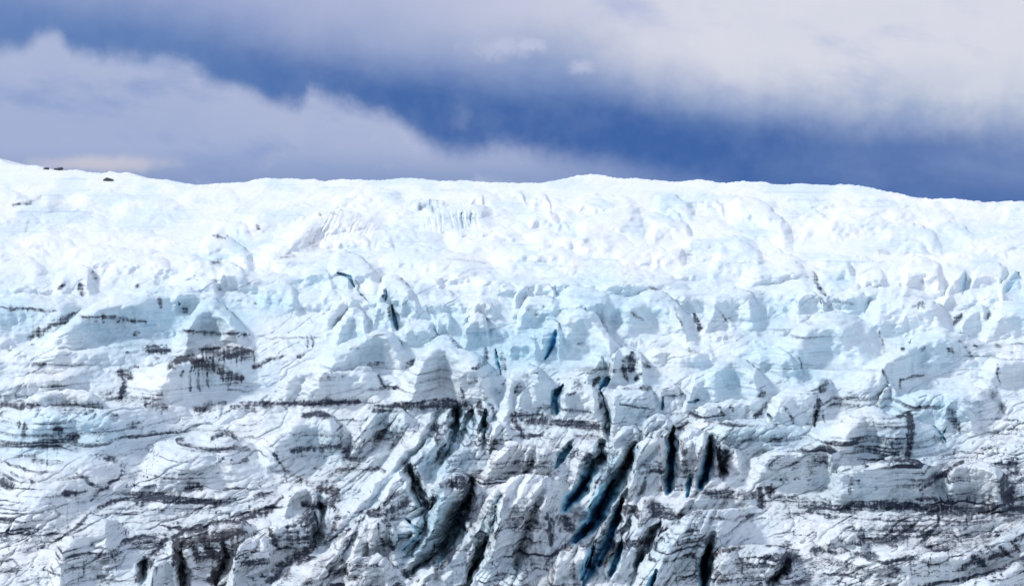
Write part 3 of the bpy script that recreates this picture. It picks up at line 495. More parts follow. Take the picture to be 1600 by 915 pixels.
# ---------------------------------------------------------------- the chart grid
SU = 1.3
ui = np.arange(-60, 1660.1, SU)
k = np.arange(1, 91)
grow = SU * np.cumsum(1.04 ** k * 1.0)
grow = grow * (640.0 / grow[-1])
ua = np.concatenate([(-60 - grow)[::-1], ui, 1660.1 + grow])
t1 = np.linspace(0, 1, 640)
ridge = np.interp(ua, [p[0] for p in RIDGE], [p[1] for p in RIDGE])
ridge = ridge + 1.5 * fbm(ua / 14.0, ua * 0 + 3.3, octv=3) + 0.6 * vnoise(ua / 3.1, ua * 0)
Vi = ridge[None, :] + t1[:, None] * (940.0 - ridge[None, :])
ve = 940.0 + 320.0 * (np.linspace(0, 1, 61)[1:] ** 1.6)
V = np.concatenate([Vi, np.repeat(ve[:, None], len(ua), 1)], 0)
U = np.repeat(ua[None, :], V.shape[0], 0)
NR, NC = V.shape
rows_of = lambda c0, c1: slice(max(0, int(np.searchsorted(ua, c0)) - 1), min(NC, int(np.searchsorted(ua, c1)) + 1))

# wobble of every outline
WU = 5.0 * fbm(U / 38, V / 30, octv=3) + 1.6 * vnoise(U / 9 + 40, V / 9)
WV = 4.5 * fbm(U / 34 + 90, V / 26 + 20, octv=3) + 1.6 * vnoise(U / 8 + 11, V / 8 + 70)
calm = sstep(270, 330, V)                       # nothing wobbles along the skyline
UW = U + WU * calm; VW = V + WV * calm

P_ = 1.6
acc = np.zeros_like(U)
ids = np.full(U.shape, -1, np.int32)


def seg_dist(px, py, pts):
    """distance to a polyline and the position along it, 0..1"""
    best = np.full(px.shape, 1e9); par = np.zeros(px.shape)
    ls = [math.hypot(b[0] - a[0], b[1] - a[1]) for a, b in zip(pts, pts[1:])]
    tot = sum(ls) or 1.0; run = 0.0
    for (a, b), l in zip(zip(pts, pts[1:]), ls):
        ex, ey = b[0] - a[0], b[1] - a[1]
        t = np.clip(((px - a[0]) * ex + (py - a[1]) * ey) / max(l * l, 1e-6), 0, 1)
        d = np.hypot(px - a[0] - t * ex, py - a[1] - t * ey)
        m = d < best
        best = np.where(m, d, best); par = np.where(m, (run + t * l) / tot, par)
        run += l
    return best, par


KPX = T / 800.0
vs_ = np.linspace(200, 1300, 2201)
slope = 2.05 + 2.3 * (1 - sstep(330, 520, vs_))
cum = np.concatenate([[0], np.cumsum((slope[1:] + slope[:-1]) * 0.5 * 0.5)])
cum = cum - np.interp(915, vs_, cum)
base = -np.interp(V, vs_, cum)                     # grows upward, chart units
base += 40 * fbm(U / 420 + 5, V / 300, octv=2) * sstep(260, 420, V)

# small unnamed lumps between the surveyed ones
rnd = random.Random(11)
auto = []
for i in range(330):
    v = rnd.uniform(300, 930); u = rnd.uniform(-60, 1660)
    far = (v - 290) / 640.0
    w = rnd.uniform(16, 44) * (0.75 + 0.9 * far)
    h = w * rnd.uniform(0.12, 0.34)
    lean = rnd.uniform(-0.5, 0.3) * h
    L = w * rnd.uniform(0.35, 0.6)
    pts = [(u - w, v + h), (u - w * .55, v + h * .3 - lean * .4), (u - w * .1, v), (u + w * .35, v + h * .12), (u + w * .75, v + h * .55 + lean * .3), (u + w, v + h * 1.1)]
    auto.append(dict(pts=pts, L=L * 1.2, J=L * rnd.uniform(0.35, 0.85) * (0.5 if v < 440 else 1.0 if v < 640 else 0.55), R=L * .55, name=None))
for i in range(230):                              # wide low swells of the upper slope
    v = rnd.uniform(292, 460); u = rnd.uniform(-60, 1660); w = rnd.uniform(30, 120) * (0.5 + 0.5 * (v - 270) / 190); h = w * rnd.uniform(.1, .22); L = w * rnd.uniform(.3, .5); sk = rnd.uniform(-.35, .35)
    auto.append(dict(pts=[(u - w, v + h), (u - w * .55, v + h * .35), (u + sk * w, v), (u + w * .6, v + h * .3), (u + w, v + h)], L=L, J=L * rnd.uniform(.9, 1.5), R=L * .6, name=None))
for i in range(170):                              # rubble-sized lumps of the broken middle
    v = rnd.gauss(500, 70); u = rnd.uniform(-60, 1660)
    if not 380 < v < 680: continue
    w = rnd.uniform(8, 24); h = w * rnd.uniform(.25, .7); L = w * rnd.uniform(.7, 1.2); sk = rnd.uniform(-.6, .5)
    auto.append(dict(pts=[(u - w, v + h), (u - w * .6, v + h * .4), (u + sk * w, v), (u + w * .6, v + h * .35), (u + w, v + h)], L=L, J=L * rnd.uniform(.5, 1.0), R=L * .35, name=None))
for i in range(240):                              # lumps beside the surveyed part
    side = rnd.choice((-1, 1)); v = rnd.uniform(330, 1150)
    u = (-60 - rnd.uniform(30, 600)) if side < 0 else (1660 + rnd.uniform(30, 600))
    w = rnd.uniform(40, 120); h = w * rnd.uniform(.15, .4); L = w * rnd.uniform(.5, .8)
    auto.append(dict(pts=[(u - w, v + h), (u - w * .4, v + h * .1), (u + w * .2, v), (u + w, v + h)], L=L, J=L * 1.2, R=L * .35, name=None))

order = sorted(range(len(BL)), key=lambda i: sum(p[1] for p in BL[i]['pts']) / len(BL[i]['pts']))
allb = [(BL[i], i) for i in order] + [(b, -1) for b in auto]
for b, bi in allb:
    pts = b['pts']; u0, u1 = pts[0][0], pts[-1][0]
    sl = rows_of(u0 - 14, u1 + 14)
    v0 = min(p[1] for p in pts) - 12; v1 = max(p[1] for p in pts) + b['L'] + 14
    uw = UW[:, sl]; vw = VW[:, sl]
    hit = np.nonzero(((vw > v0) & (vw < v1)).any(1))[0]
    if len(hit) == 0:
        continue
    rs = slice(hit[0], hit[-1] + 1)
    uw = uw[rs]; vw = vw[rs]
    px = np.array([p[0] for p in pts], float); py = np.array([p[1] for p in pts], float)
    # rounded crest line
    xs = np.linspace(u0, u1, 200); ys = np.interp(xs, px, py)
    kw = max(3, int(200 * min(0.16, 13.0 / max(u1 - u0, 1))) | 1)
    ys = np.convolve(np.pad(ys, kw // 2, mode='edge'), np.ones(kw) / kw, 'valid')
    gr = np.gradient(ys, xs)
    c = np.interp(uw, xs, ys); sg = np.interp(uw, xs, gr)
    s = vw - c
    n = s / np.sqrt(1 + sg * sg)
    width = u1 - u0
    e = np.minimum(uw - u0, u1 - uw) / ((0.24 if width < 200 else 0.40) * width)
    w = sstep(0, 1, e)
    inside = (s > 0) & (s < b['L']) & (w > 0)
    up_ = 0.80 + 0.20 * sstep(380, 520, np.array(pts[len(pts) // 2][1])) + (0.3 * sstep(620, 680, np.array(pts[len(pts) // 2][1])) if b['name'] else 0)
    body = up_ * b['J'] * (1 - sstep(0.12, 1.0, s / b['L']))
    R = b['R']
    q = np.clip(n / R, 0, 1)
    drop = 1.25 * R * (1 - np.sqrt(np.clip(1 - (1 - q) ** 2, 0, 1)))
    val = np.where(inside, np.clip(w * body - drop * np.clip(body / max(b['J'], 1), 0, 1), 0, None), 0)
    acc[rs, sl] += val ** P_
    if b['name']:
        reg = ids[rs, sl]
        reg[(s > 0) & (s < b['L'] * 0.94) & (w > 0.12)] = bi
        ids[rs, sl] = reg
for fi, f in enumerate(FN):
    pts = f['pts']
    sl = rows_of(min(p[0] for p in pts) - f['w'] - 12, max(p[0] for p in pts) + f['w'] + 12)
    d, t = seg_dist(UW[:, sl], VW[:, sl], pts)
    taper = np.sqrt(np.clip(np.minimum(t, 1 - t) / 0.12, 0.0, 1))
    w = f['w'] * (0.45 + 0.55 * taper)
    val = f['J'] * np.sqrt(np.clip(1 - (d / w) ** 2, 0, 1)) * taper
    acc[:, sl] += val ** P_
    if f['name']:
        reg = ids[:, sl]; reg[d < w * 0.96] = len(BL) + fi; ids[:, sl] = reg
relief = acc ** (1 / P_)

# clefts
blue = np.zeros_like(U)
cleft = np.zeros_like(U)
for pts, w, dep, bl in CV:
    sl = rows_of(min(p[0] for p in pts) - 6 * w, max(p[0] for p in pts) + 6 * w)
    px_ = UW[:, sl] * .6 + U[:, sl] * .4 + 0.5 * vnoise(U[:, sl] / 5, V[:, sl] / 5 + 9); py_ = VW[:, sl] * .6 + V[:, sl] * .4
    d, t = seg_dist(px_, py_, pts)
    ww = 0.8 * w * (0.2 + 0.8 * np.sqrt(np.clip(np.minimum(t + .02, 1.02 - t) / 0.4, 0, 1)))
    ww = ww * (1 + 0.4 * vnoise(U[:, sl] / 22 + 3, V[:, sl] / 22))
    # one wall leans back and catches light, the other drops sheer
    line = np.interp(py_, [p[1] for p in pts], [p[0] for p in pts]) if pts[-1][1] - pts[0][1] > 8 else None
    sd = d * np.where(px_ > line, 1, -1) if line is not None else d
    q = sd / ww
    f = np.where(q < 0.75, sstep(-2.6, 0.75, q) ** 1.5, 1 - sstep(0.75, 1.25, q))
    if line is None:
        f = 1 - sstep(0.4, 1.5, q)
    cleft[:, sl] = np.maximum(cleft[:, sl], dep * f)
    tone = np.where(q < 0.75, sstep(-3.6, 0.6, q), 1 - sstep(0.8, 1.5, q)) if line is not None else 1 - sstep(0.35, 2.2, q)  # blue ice, with its shaded wall painted darker by the ramp
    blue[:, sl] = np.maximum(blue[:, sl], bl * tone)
qq = base - relief - 0.4 * V                          # no face leans over further than this
qq = np.maximum.accumulate(qq[::-1], 0)[::-1]
relief = base - (qq + 0.4 * V)
relief = relief - cleft
wash = np.zeros_like(U)
for cu, cv, ru, rv, s in WASH:
    r = np.hypot((UW - cu) / ru, (VW - cv) / rv)
    wash = np.maximum(wash, 0.9 * s * (1 - sstep(0.3, 1.25, r)))

# folds, flutes and crevices of the ice itself
low = sstep(520, 700, V)                           # towards the front
mid = sstep(400, 470, V)
steep = np.exp(-((U - 850) / 260.0) ** 2) * sstep(600, 700, V)      # the broken centre
ang = np.where(U < 850, -0.42, -0.25)
ax = U * np.cos(0.42) - V * np.sin(0.42); ay = U * np.sin(0.42) + V * np.cos(0.42)
f1 = fbm(ax / 95 + 3, ay / 34, octv=4)
f2 = 1 - np.abs(fbm(ax / 60 + 50, ay / 22 + 7, octv=4)) * 2
bx = U * np.cos(1.05) - V * np.sin(1.05); by = U * np.sin(1.05) + V * np.cos(1.05)
f3 = 1 - np.abs(fbm(bx / 120 + 8, by / 19, octv=4)) * 2.2
f4 = fbm(U / 26, V / 26, octv=4)
f5 = fbm(U / 7.0, V / 16.0, octv=3)
# gullies fanning out from the broken centre
th = np.interp(ua, [300, 420, 520, 650, 900, 1050, 1200, 1300], [0.55, 0.72, 0.80, 0.95, 1.0, 0.85, 0.7, 0.6])
fan = sstep(430, 560, U) * (1 - sstep(1080, 1230, U)) * sstep(600, 680, V + 30 * fbm(U / 60 + 5, V / 60, octv=2))
fa = U + (V - 690.0) / np.tan(th)[None, :] + 9 * fbm(U / 40 + 2, V / 40, octv=3)
g1 = fbm(fa / 50.0 + 4, V / 190 + 1, octv=2)
g2 = fbm(fa / 17.0 + 9, V / 110 + 6, octv=2)
gul = (1 - np.clip(np.abs(g1) / 0.30, 0, 1)) ** 2
gul2 = (1 - np.clip(np.abs(g2) / 0.30, 0, 1)) ** 2
relief += fan * (-13.0 * gul - 6.0 * gul2 + 12.0 * np.abs(g1) + 4 * np.abs(g2))
# the big gullies between the fins, one by one: (line, half width, depth)
GU = [([(713, 632), (711, 660), (704, 694), (690, 722)], 13, 70), ([(760, 650), (757, 680), (752, 704)], 10, 55), ([(736, 752), (727, 785), (711, 820), (684, 862), (636, 898)], 21, 130), ([(782, 770), (768, 800), (757, 845), (736, 895), (725, 925)], 13, 80),
      ([(892, 690), (882, 710), (866, 732)], 9, 50), ([(942, 690), (930, 725), (912, 762), (882, 796)], 15, 100), ([(988, 700), (974, 730), (956, 772), (929, 818), (896, 848)], 19, 140), ([(978, 765), (966, 795), (952, 842), (930, 878), (912, 915)], 13, 110),
      ([(972, 845), (966, 866), (954, 908)], 9, 70), ([(1050, 668), (1051, 715), (1045, 768)], 11, 100), ([(1114, 684), (1108, 722), (1093, 762)], 12, 100), ([(640, 715), (638, 740), (652, 772), (668, 796), (640, 815)], 13, 60), ([(1034, 812), (1022, 832), (998, 878), (985, 920)], 10, 65),
      ([(1118, 838), (1104, 872), (1096, 930)], 13, 90), ([(858, 790), (860, 825), (862, 850)], 7, 35), ([(572, 800), (552, 842), (520, 885), (490, 925)], 9, 34), ([(615, 742), (575, 790), (520, 842), (470, 880)], 12, 40), ([(503, 772), (500, 800), (492, 860)], 11, 60),
      ([(690, 762), (668, 800), (655, 842), (625, 885)], 12, 60), ([(835, 700), (815, 745), (785, 800)], 9, 26), ([(862, 735), (838, 790), (812, 860), (800, 920)], 10, 36), ([(775, 640), (768, 668), (760, 690)], 8, 34), ([(735, 640), (728, 668), (716, 700)], 9, 44), ([(690, 640), (676, 672), (650, 705), (610, 742)], 12, 46),
      ([(1010, 745), (992, 800), (965, 870)], 8, 34), ([(282, 850), (284, 880), (292, 925)], 14, 50), ([(345, 842), (352, 870), (335, 915)], 14, 44), ([(226, 872), (218, 912)], 10, 60), ([(1230, 870), (1222, 890), (1205, 915)], 16, 70), ([(1128, 700), (1128, 748)], 9, 40), ([(950, 640), (945, 665), (950, 690)], 8, 40), ([(870, 600), (866, 645)], 8, 40)]
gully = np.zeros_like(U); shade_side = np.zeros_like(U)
for pts, w, dep in GU:
    sl = rows_of(min(p[0] for p in pts) - 4 * w, max(p[0] for p in pts) + 4 * w)
    d, t = seg_dist(UW[:, sl] + 0.5 * WU[:, sl], VW[:, sl], pts)
    ww = w * (0.3 + 0.7 * np.sqrt(np.clip(np.minimum(t + .03, 1.03 - t) / 0.35, 0, 1))) * (1 + 0.3 * vnoise(U[:, sl] / 24 + 7, V[:, sl] / 24))
    q = np.clip(d / ww, 0, 2)
    prof = np.where(q < 1, (1 - q) ** 1.15, 0) - 0.16 * np.exp(-((q - 1.15) / 0.3) ** 2)
    amt = dep * prof * np.clip(np.minimum(t + .06, 1.06 - t) / .25, 0, 1)
    gully[:, sl] = np.where(np.abs(amt) > np.abs(gully[:, sl]), amt, gully[:, sl])
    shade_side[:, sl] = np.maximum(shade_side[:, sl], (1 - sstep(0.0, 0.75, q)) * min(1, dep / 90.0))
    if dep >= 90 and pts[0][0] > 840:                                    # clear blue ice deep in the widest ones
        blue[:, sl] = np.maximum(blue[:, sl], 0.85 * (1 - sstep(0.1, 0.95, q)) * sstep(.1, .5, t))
relief -= gully
# creases running with the folds
wx = 14 * fbm(U / 70 + 61, V / 50, octv=3)
cr1 = (1 - np.clip(np.abs(fbm((ax + wx) / 85 + 31, (ay + wx) / 24 + 3, octv=3)) / 0.16, 0, 1)) ** 2
cr2 = (1 - np.clip(np.abs(fbm((ax + wx) / 38 + 71, (ay + wx) / 13 + 13, octv=3)) / 0.14, 0, 1)) ** 2
# faces that the photograph shows smooth: (centre, radii, how smooth)
CLEAN = [(1290, 535, 105, 55, .9), (910, 522, 60, 50, .85), (350, 390, 52, 26, .9), (690, 400, 110, 28, .8), (80, 688, 150, 42, .7), (1160, 395, 90, 36, .6), (690, 580, 80, 50, .6), (305, 600, 110, 36, .7), (330, 720, 110, 50, .65), (90, 740, 150, 60, .5), (490, 675, 65, 40, .7),
         (600, 650, 50, 40, .5), (905, 640, 45, 40, .6), (830, 625, 45, 40, .5), (985, 640, 45, 45, .6), (800, 850, 75, 70, .5), (1390, 755, 110, 34, .7), (1525, 755, 60, 38, .7), (1360, 660, 110, 40, .5), (1430, 485, 60, 30, .8), (330, 495, 55, 28, .7), (200, 495, 110, 32, .5), (565, 545, 70, 36, .6), (540, 600, 65, 28, .5),
         (1150, 585, 50, 30, .6), (1010, 720, 36, 40, .5), (820, 545, 36, 24, .7), (1240, 640, 50, 34, .5), (50, 500, 90, 36, .5), (1030, 480, 60, 30, .5), (440, 465, 40, 24, .6), (1120, 830, 100, 40, .5), (1460, 590, 90, 30, .4), (980, 345, 70, 34, .5), (1190, 345, 60, 34, .5), (240, 800, 90, 40, .4), (1540, 500, 60, 36, .6)]
clean = np.zeros_like(U)
for cu, cv, ru, rv, sm in CLEAN:
    clean = np.maximum(clean, sm * (1 - sstep(0.55, 1.25, np.hypot((UW - cu) / ru, (VW - cv) / rv))))
rough = (1 - clean) * (0.5 + 0.5 * sstep(540, 640, V))
midsoft = 0.6 + 0.4 * sstep(540, 640, V)
relief += rough * (-(2.4 + 4.0 * mid + 3.0 * low) * (1 - 0.7 * fan) * cr1 - (0.8 + 1.7 * mid + 0.2 * low) * cr2)
f4 = f4 * (0.45 + 0.55 * rough) * midsoft; f5 = f5 * (0.4 + 0.6 * rough) * midsoft; f2 = f2 * rough
relief += (12.0 + 1.0 * mid) * f1 + (1.5 + 3.5 * low * (1 - fan)) * f2 + 4.0 * fan * f3 + (2.0 + 1.6 * mid - 1.0 * low) * f4 + (0.4 + 0.7 * mid) * f5
# fluted faces: (centre, radii, lean, spacing, depth)
for cu, cv, ru, rv, lean, gap_, dp in ((525, 355, 80, 30, .55, 7, 9), (705, 342, 68, 24, .0, 8, 8), (462, 838, 42, 34, .1, 9, 12), (595, 842, 30, 34, -.1, 9, 10), (322, 872, 56, 40, .1, 10, 10), (830, 860, 60, 50, .25, 12, 6), (655, 320, 36, 12, .1, 6, 5), (1150, 880, 50, 30, .1, 9, 7), (1080, 715, 26, 50, .05, 8, 8)):
    mk = 1 - sstep(0.5, 1.1, np.hypot((U - cu) / ru, (V - cv) / rv))
    relief -= 0.6 * dp * mk * (1 - np.clip(np.abs(fbm((UW + lean * V) / gap_ + 3, V / 60, octv=2)) / .35, 0, 1)) ** 1.4
# skyline rounding
relief -= 9.0 * (1 - np.sqrt(np.clip(1 - (1 - np.clip((V - ridge[None, :]) / 9.0, 0, 1)) ** 2, 0, 1)))

# ---------------------------------------------------------------- distances and positions
logd = math.log(235.0) + KPX * (base - relief)
D = np.exp(logd)
rx = (U - 800) * KPX; rz = -(V - 457.5) * KPX
cp, sp = math.cos(PITCH), math.sin(PITCH)
Px = D * rx; Py = D * (cp + rz * sp); Pz = D * (-sp + rz * cp)
P = np.stack([Px, Py, Pz], -1) + CAM


def grid_normals(P):
    du = np.empty_like(P); dv = np.empty_like(P)
    du[:, 1:-1] = P[:, 2:] - P[:, :-2]; du[:, 0] = P[:, 1] - P[:, 0]; du[:, -1] = P[:, -1] - P[:, -2]
    dv[1:-1] = P[2:] - P[:-2]; dv[0] = P[1] - P[0]; dv[-1] = P[-1] - P[-2]
    N = np.cross(dv, du)
    return N / np.maximum(np.linalg.norm(N, axis=-1, keepdims=True), 1e-9)


N = grid_normals(P)
x, y, z = P[..., 0], P[..., 1], P[..., 2]
zw = z + 0.8 * fbm(x / 18, y / 18, octv=3)         # the gently folded layers of the ice
lay = vnoise(zw * 1.5, x / 60) * 0.6 + vnoise(zw * 3.6 + 30, x / 40) * 0.4
disp = 0.16 * (1 + 0.3 * low) * fbm(x / 1.7, y / 1.7, z / 1.7, octv=4) + 0.22 * fbm(x / 5.5 + 9, y / 5.5, z / 5.5, octv=3) * mid
disp = disp + 0.11 * low * (0.5 - np.abs(fbm(x / 3.4 + 20, y / 3.4, z / 3.4, octv=3)) * 2)
disp = disp + 0.13 * lay * (0.25 + 0.75 * mid)
disp = disp * (0.4 + 0.6 * calm) * (0.55 + 0.45 * mid) * (1 - 0.6 * np.clip(blue, 0, 1))
P = P + N * disp[..., None]
N = grid_normals(P)

# ---------------------------------------------------------------- sediment
dirt = np.zeros_like(U); brown = np.zeros_like(U)  # dirt, with the painted shade strokes mixed in
eu = U + 0.9 * vnoise(U / 6, V / 6) + 2.5 * vnoise(U / 17 + 5, V / 13); ev = V + 0.9 * vnoise(U / 6 + 60, V / 6) + 2.0 * vnoise(U / 15, V / 12 + 33)
grain = fbm(U / 4.2 + 3, V / 4.2, octv=3)
streak = fbm(U / 3.4, V / 40 + 8, octv=3)
for pts, w, s, br, drip in ST:
    if len(pts) == 1:
        pts = [pts[0], (pts[0][0] + 1, pts[0][1])]
    m = 3 * w + 6
    sl = rows_of(min(p[0] for p in pts) - m, max(p[0] for p in pts) + m)
    v0 = min(p[1] for p in pts) - m; v1 = max(p[1] for p in pts) + m + drip
    hit = np.nonzero(((V[:, sl] > v0) & (V[:, sl] < v1)).any(1))[0]
    if len(hit) == 0:
        continue
    rs = slice(hit[0], hit[-1] + 1)
    d, t = seg_dist(eu[rs, sl], ev[rs, sl], pts)
    gg = grain[rs, sl]
    ww = w * (0.7 + 0.5 * np.sqrt(np.clip(np.minimum(t, 1 - t) / .2, 0, 1)))
    a = s * (1 - sstep(0.2, 1.75, d / ww + 0.55 * gg)) * np.clip(0.86 + 0.35 * streak[rs, sl], 0, 1)
    if drip > 0:
        vline = np.interp(U[rs, sl], [p[0] for p in sorted(pts)], [p[1] for p in sorted(pts)])
        inx = (U[rs, sl] > min(p[0] for p in pts) - w * .6) & (U[rs, sl] < max(p[0] for p in pts) + w * .6)
        dd = (V[rs, sl] - vline) / drip
        st = sstep(0.02, 0.42, streak[rs, sl] + 0.25 * gg)
        a = np.maximum(a, np.where(inx & (dd > 0), 0.85 * s * st * (1 - sstep(0.15, 1.0, dd)), 0))
    better = a > dirt[rs, sl]
    brown[rs, sl] = np.where(better, br, brown[rs, sl])
    dirt[rs, sl] = np.maximum(dirt[rs, sl], a)
# old melt-out lines of the layers and speckled film, heavier towards the front
front = np.clip(0.10 + 0.9 * sstep(470, 830, V + 60 * fbm(U / 200, V / 120, octv=2)), 0, 1)
lines = sstep(0.30, 0.72, vnoise(zw * 1.9 + 100, x / 25 + y / 70) + 0.35 * fbm(x / 7, y / 7, z / 2, octv=3))
lines *= sstep(-0.35, 0.35, fbm(x / 16 + 70, y / 16, z / 7, octv=3)) * sstep(430, 520, V)
lines2 = sstep(0.15, 0.6, vnoise(zw * 4.6 + 11, x / 14 + y / 50) + 0.3 * fbm(x / 3, y / 3, z, octv=2)) * sstep(-0.15, 0.35, fbm(x / 11 + 7, y / 11, z / 5 + 3, octv=3)) * sstep(450, 540, V)
stri = sstep(0.05, 0.6, vnoise(zw * 6.5 + 51, x / 9 + y / 40) + 0.35 * vnoise(x / 4, y / 4, z * 1.5)) * sstep(-0.3, 0.3, fbm(x / 14 + 27, y / 14, z / 6, octv=2)) * sstep(430, 520, V)
patch = sstep(0.12, 0.6, fbm(ax / 60 + 21, ay / 20 + 4, octv=5, gain=.6))
vst = sstep(0.2, 0.62, fbm(U / 3.2 + 44, V / 34, octv=3)) * sstep(0.0, 0.4, fbm(U / 60 + 13, V / 45, octv=3)) * sstep(480, 600, V)
film = np.clip(0.24 * stri + 0.75 * lines * (0.25 + front) + 0.68 * lines2 * (0.3 + 0.7 * front) + 0.45 * patch * rough * front * sstep(540, 640, V) + 0.42 * vst * front, 0, 1)
# dirt gathered along cracks
crk = np.abs(fbm(ax / 46 + 80, ay / 30 + 15, octv=4, gain=.55))
crack = (1 - sstep(0.0, 0.035, crk)) * sstep(-0.1, 0.35, fbm(U / 70 + 9, V / 60 + 2, octv=3)) * (0.12 + 0.75 * sstep(520, 720, V))
crk2 = np.abs(fbm((ax + wx) / 40 + 18, (ay + wx) / 11 + 35, octv=4, gain=.55))
crack2 = (1 - sstep(0.0, 0.05, crk2)) * sstep(-0.05, 0.3, fbm(U / 50 + 19, V / 40 + 22, octv=3)) * sstep(500, 720, V) * (1 - fan) * rough
settle_shade = np.clip(0.48 * shade_side * (0.75 + 0.6 * fbm(U / 14, V / 30 + 5, octv=3)) + fan * (0.34 * gul * sstep(-.1, .3, fbm(U / 30, V / 30 + 3, octv=3)) + 0.3 * gul2 * sstep(-.1, .3, fbm(U / 25 + 8, V / 25 + 3, octv=3))) + 0.5 * rough * cr1 * low * (1 - fan) * sstep(-.1, .3, fbm(U / 40 + 12, V / 30, octv=3)) + 0.22 * rough * cr2 * mid, 0, 0.9)  # gully sediment, plus shade of the creases put into the colour
dirt = np.clip(np.maximum(np.maximum(dirt, crack * 0.75), np.maximum(crack2 * 0.8, settle_shade)), 0, 1)
dirt = 1 - (1 - dirt) * (1 - 0.8 * film)
dirt = dirt * (1 - 0.8 * np.clip(blue * 1.2, 0, 1))
haze_film = (0.06 + 0.13 * sstep(590, 720, V)) * front * (0.8 + 0.9 * fbm(U / 30, V / 22, octv=3))
dirt = np.clip(1 - (1 - dirt) * (1 - np.clip(haze_film, 0, 1)), 0, 1)
brown = np.clip(np.where(dirt > 0.35, brown, 0.35 * brown + 0.2 * front), 0, 1)
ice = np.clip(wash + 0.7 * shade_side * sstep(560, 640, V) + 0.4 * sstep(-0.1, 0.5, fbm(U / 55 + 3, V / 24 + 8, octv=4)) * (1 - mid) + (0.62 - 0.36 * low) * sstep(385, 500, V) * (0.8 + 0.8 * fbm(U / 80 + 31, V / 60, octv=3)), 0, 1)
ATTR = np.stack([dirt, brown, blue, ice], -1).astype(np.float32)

# ---------------------------------------------------------------- material
def ice_material():
    m = bpy.data.materials.new('glacier_ice')
    m.use_nodes = True
    g = Graph(m.node_tree)
    at = g.n('ShaderNodeAttribute', attribute_name='sediment_shade')
    s = g.n('ShaderNodeSeparateColor'); g.t.links.new(at.outputs['Color'], s.inputs[0])
    dirt_, brown_, blue_ = s.outputs
    ice_ = at.outputs['Alpha']
    tc = g.n('ShaderNodeTexCoord'); ob = tc.outputs['Object']
    na = g.noise(ob, 0.9, 6.0, 0.65)
    nb = g.noise(ob, 4.5, 5.0, 0.65)
    nc = g.noise(ob, 0.12, 4.0, 0.55)
    sp = g.n('ShaderNodeSeparateXYZ'); g.t.links.new(ob, sp.inputs[0])
    layer = g.noise(g.vec(g.m('MULTIPLY', sp.outputs[0], 0.04), g.m('MULTIPLY', sp.outputs[1], 0.04), g.m('MULTIPLY', sp.outputs[2], 2.2)), 1.0, 5.0, 0.6)
    snow = g.mix(g.ramp(nc, 0.35, 0.65), (0.80, 0.845, 0.87), (0.87, 0.885, 0.90))
    bare = g.mix(g.ramp(na, 0.3, 0.7), (0.45, 0.655, 0.765), (0.61, 0.775, 0.85))
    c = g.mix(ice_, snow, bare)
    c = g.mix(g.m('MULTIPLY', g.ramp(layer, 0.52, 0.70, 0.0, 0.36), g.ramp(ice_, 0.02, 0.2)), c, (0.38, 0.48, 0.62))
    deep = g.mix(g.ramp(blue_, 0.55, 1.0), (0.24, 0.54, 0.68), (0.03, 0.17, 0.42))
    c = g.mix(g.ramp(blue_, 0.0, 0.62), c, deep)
    drips = g.noise(g.vec(g.m('MULTIPLY', sp.outputs[0], 3.0), g.m('MULTIPLY', sp.outputs[1], 3.0), g.m('MULTIPLY', sp.outputs[2], 0.55)), 1.0, 4.0, 0.65)
    fine = g.noise(ob, 2.2, 5.0, 0.7)
    nn = g.m('ADD', g.m('MULTIPLY', g.m('SUBTRACT', drips, 0.5), 0.62), g.m('MULTIPLY', g.m('SUBTRACT', fine, 0.5), 0.45))
    nn = g.m('ADD', nn, g.m('MULTIPLY', g.m('SUBTRACT', layer, 0.5), 0.9))
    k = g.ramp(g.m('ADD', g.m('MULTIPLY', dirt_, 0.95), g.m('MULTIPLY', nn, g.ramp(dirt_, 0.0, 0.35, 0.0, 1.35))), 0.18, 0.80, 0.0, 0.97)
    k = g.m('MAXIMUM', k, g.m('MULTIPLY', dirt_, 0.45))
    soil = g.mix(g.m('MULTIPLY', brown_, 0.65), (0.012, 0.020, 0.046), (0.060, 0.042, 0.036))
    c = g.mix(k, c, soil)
    p = g.n('ShaderNodeBsdfPrincipled')
    g.put(p.inputs['Base Color'], c)
    g.put(p.inputs['Roughness'], g.ramp(ice_, 0.0, 1.0, 0.75, 0.5))
    p.inputs['Specular IOR Level'].default_value = 0.25
    b1 = g.n('ShaderNodeBump'); b1.inputs['Strength'].default_value = 0.5; b1.inputs['Distance'].default_value = 0.35
    hh = g.m('ADD', g.m('MULTIPLY', na, 0.8), g.m('MULTIPLY', nb, 0.25))
    hh = g.m('ADD', hh, g.m('MULTIPLY', layer, 0.45))
    g.put(b1.inputs['Height'], hh)
    g.t.links.new(b1.outputs[0], p.inputs['Normal'])
    o = g.n('ShaderNodeOutputMaterial'); g.t.links.new(p.outputs[0], o.inputs[0])
    return m


ICE = ice_material()

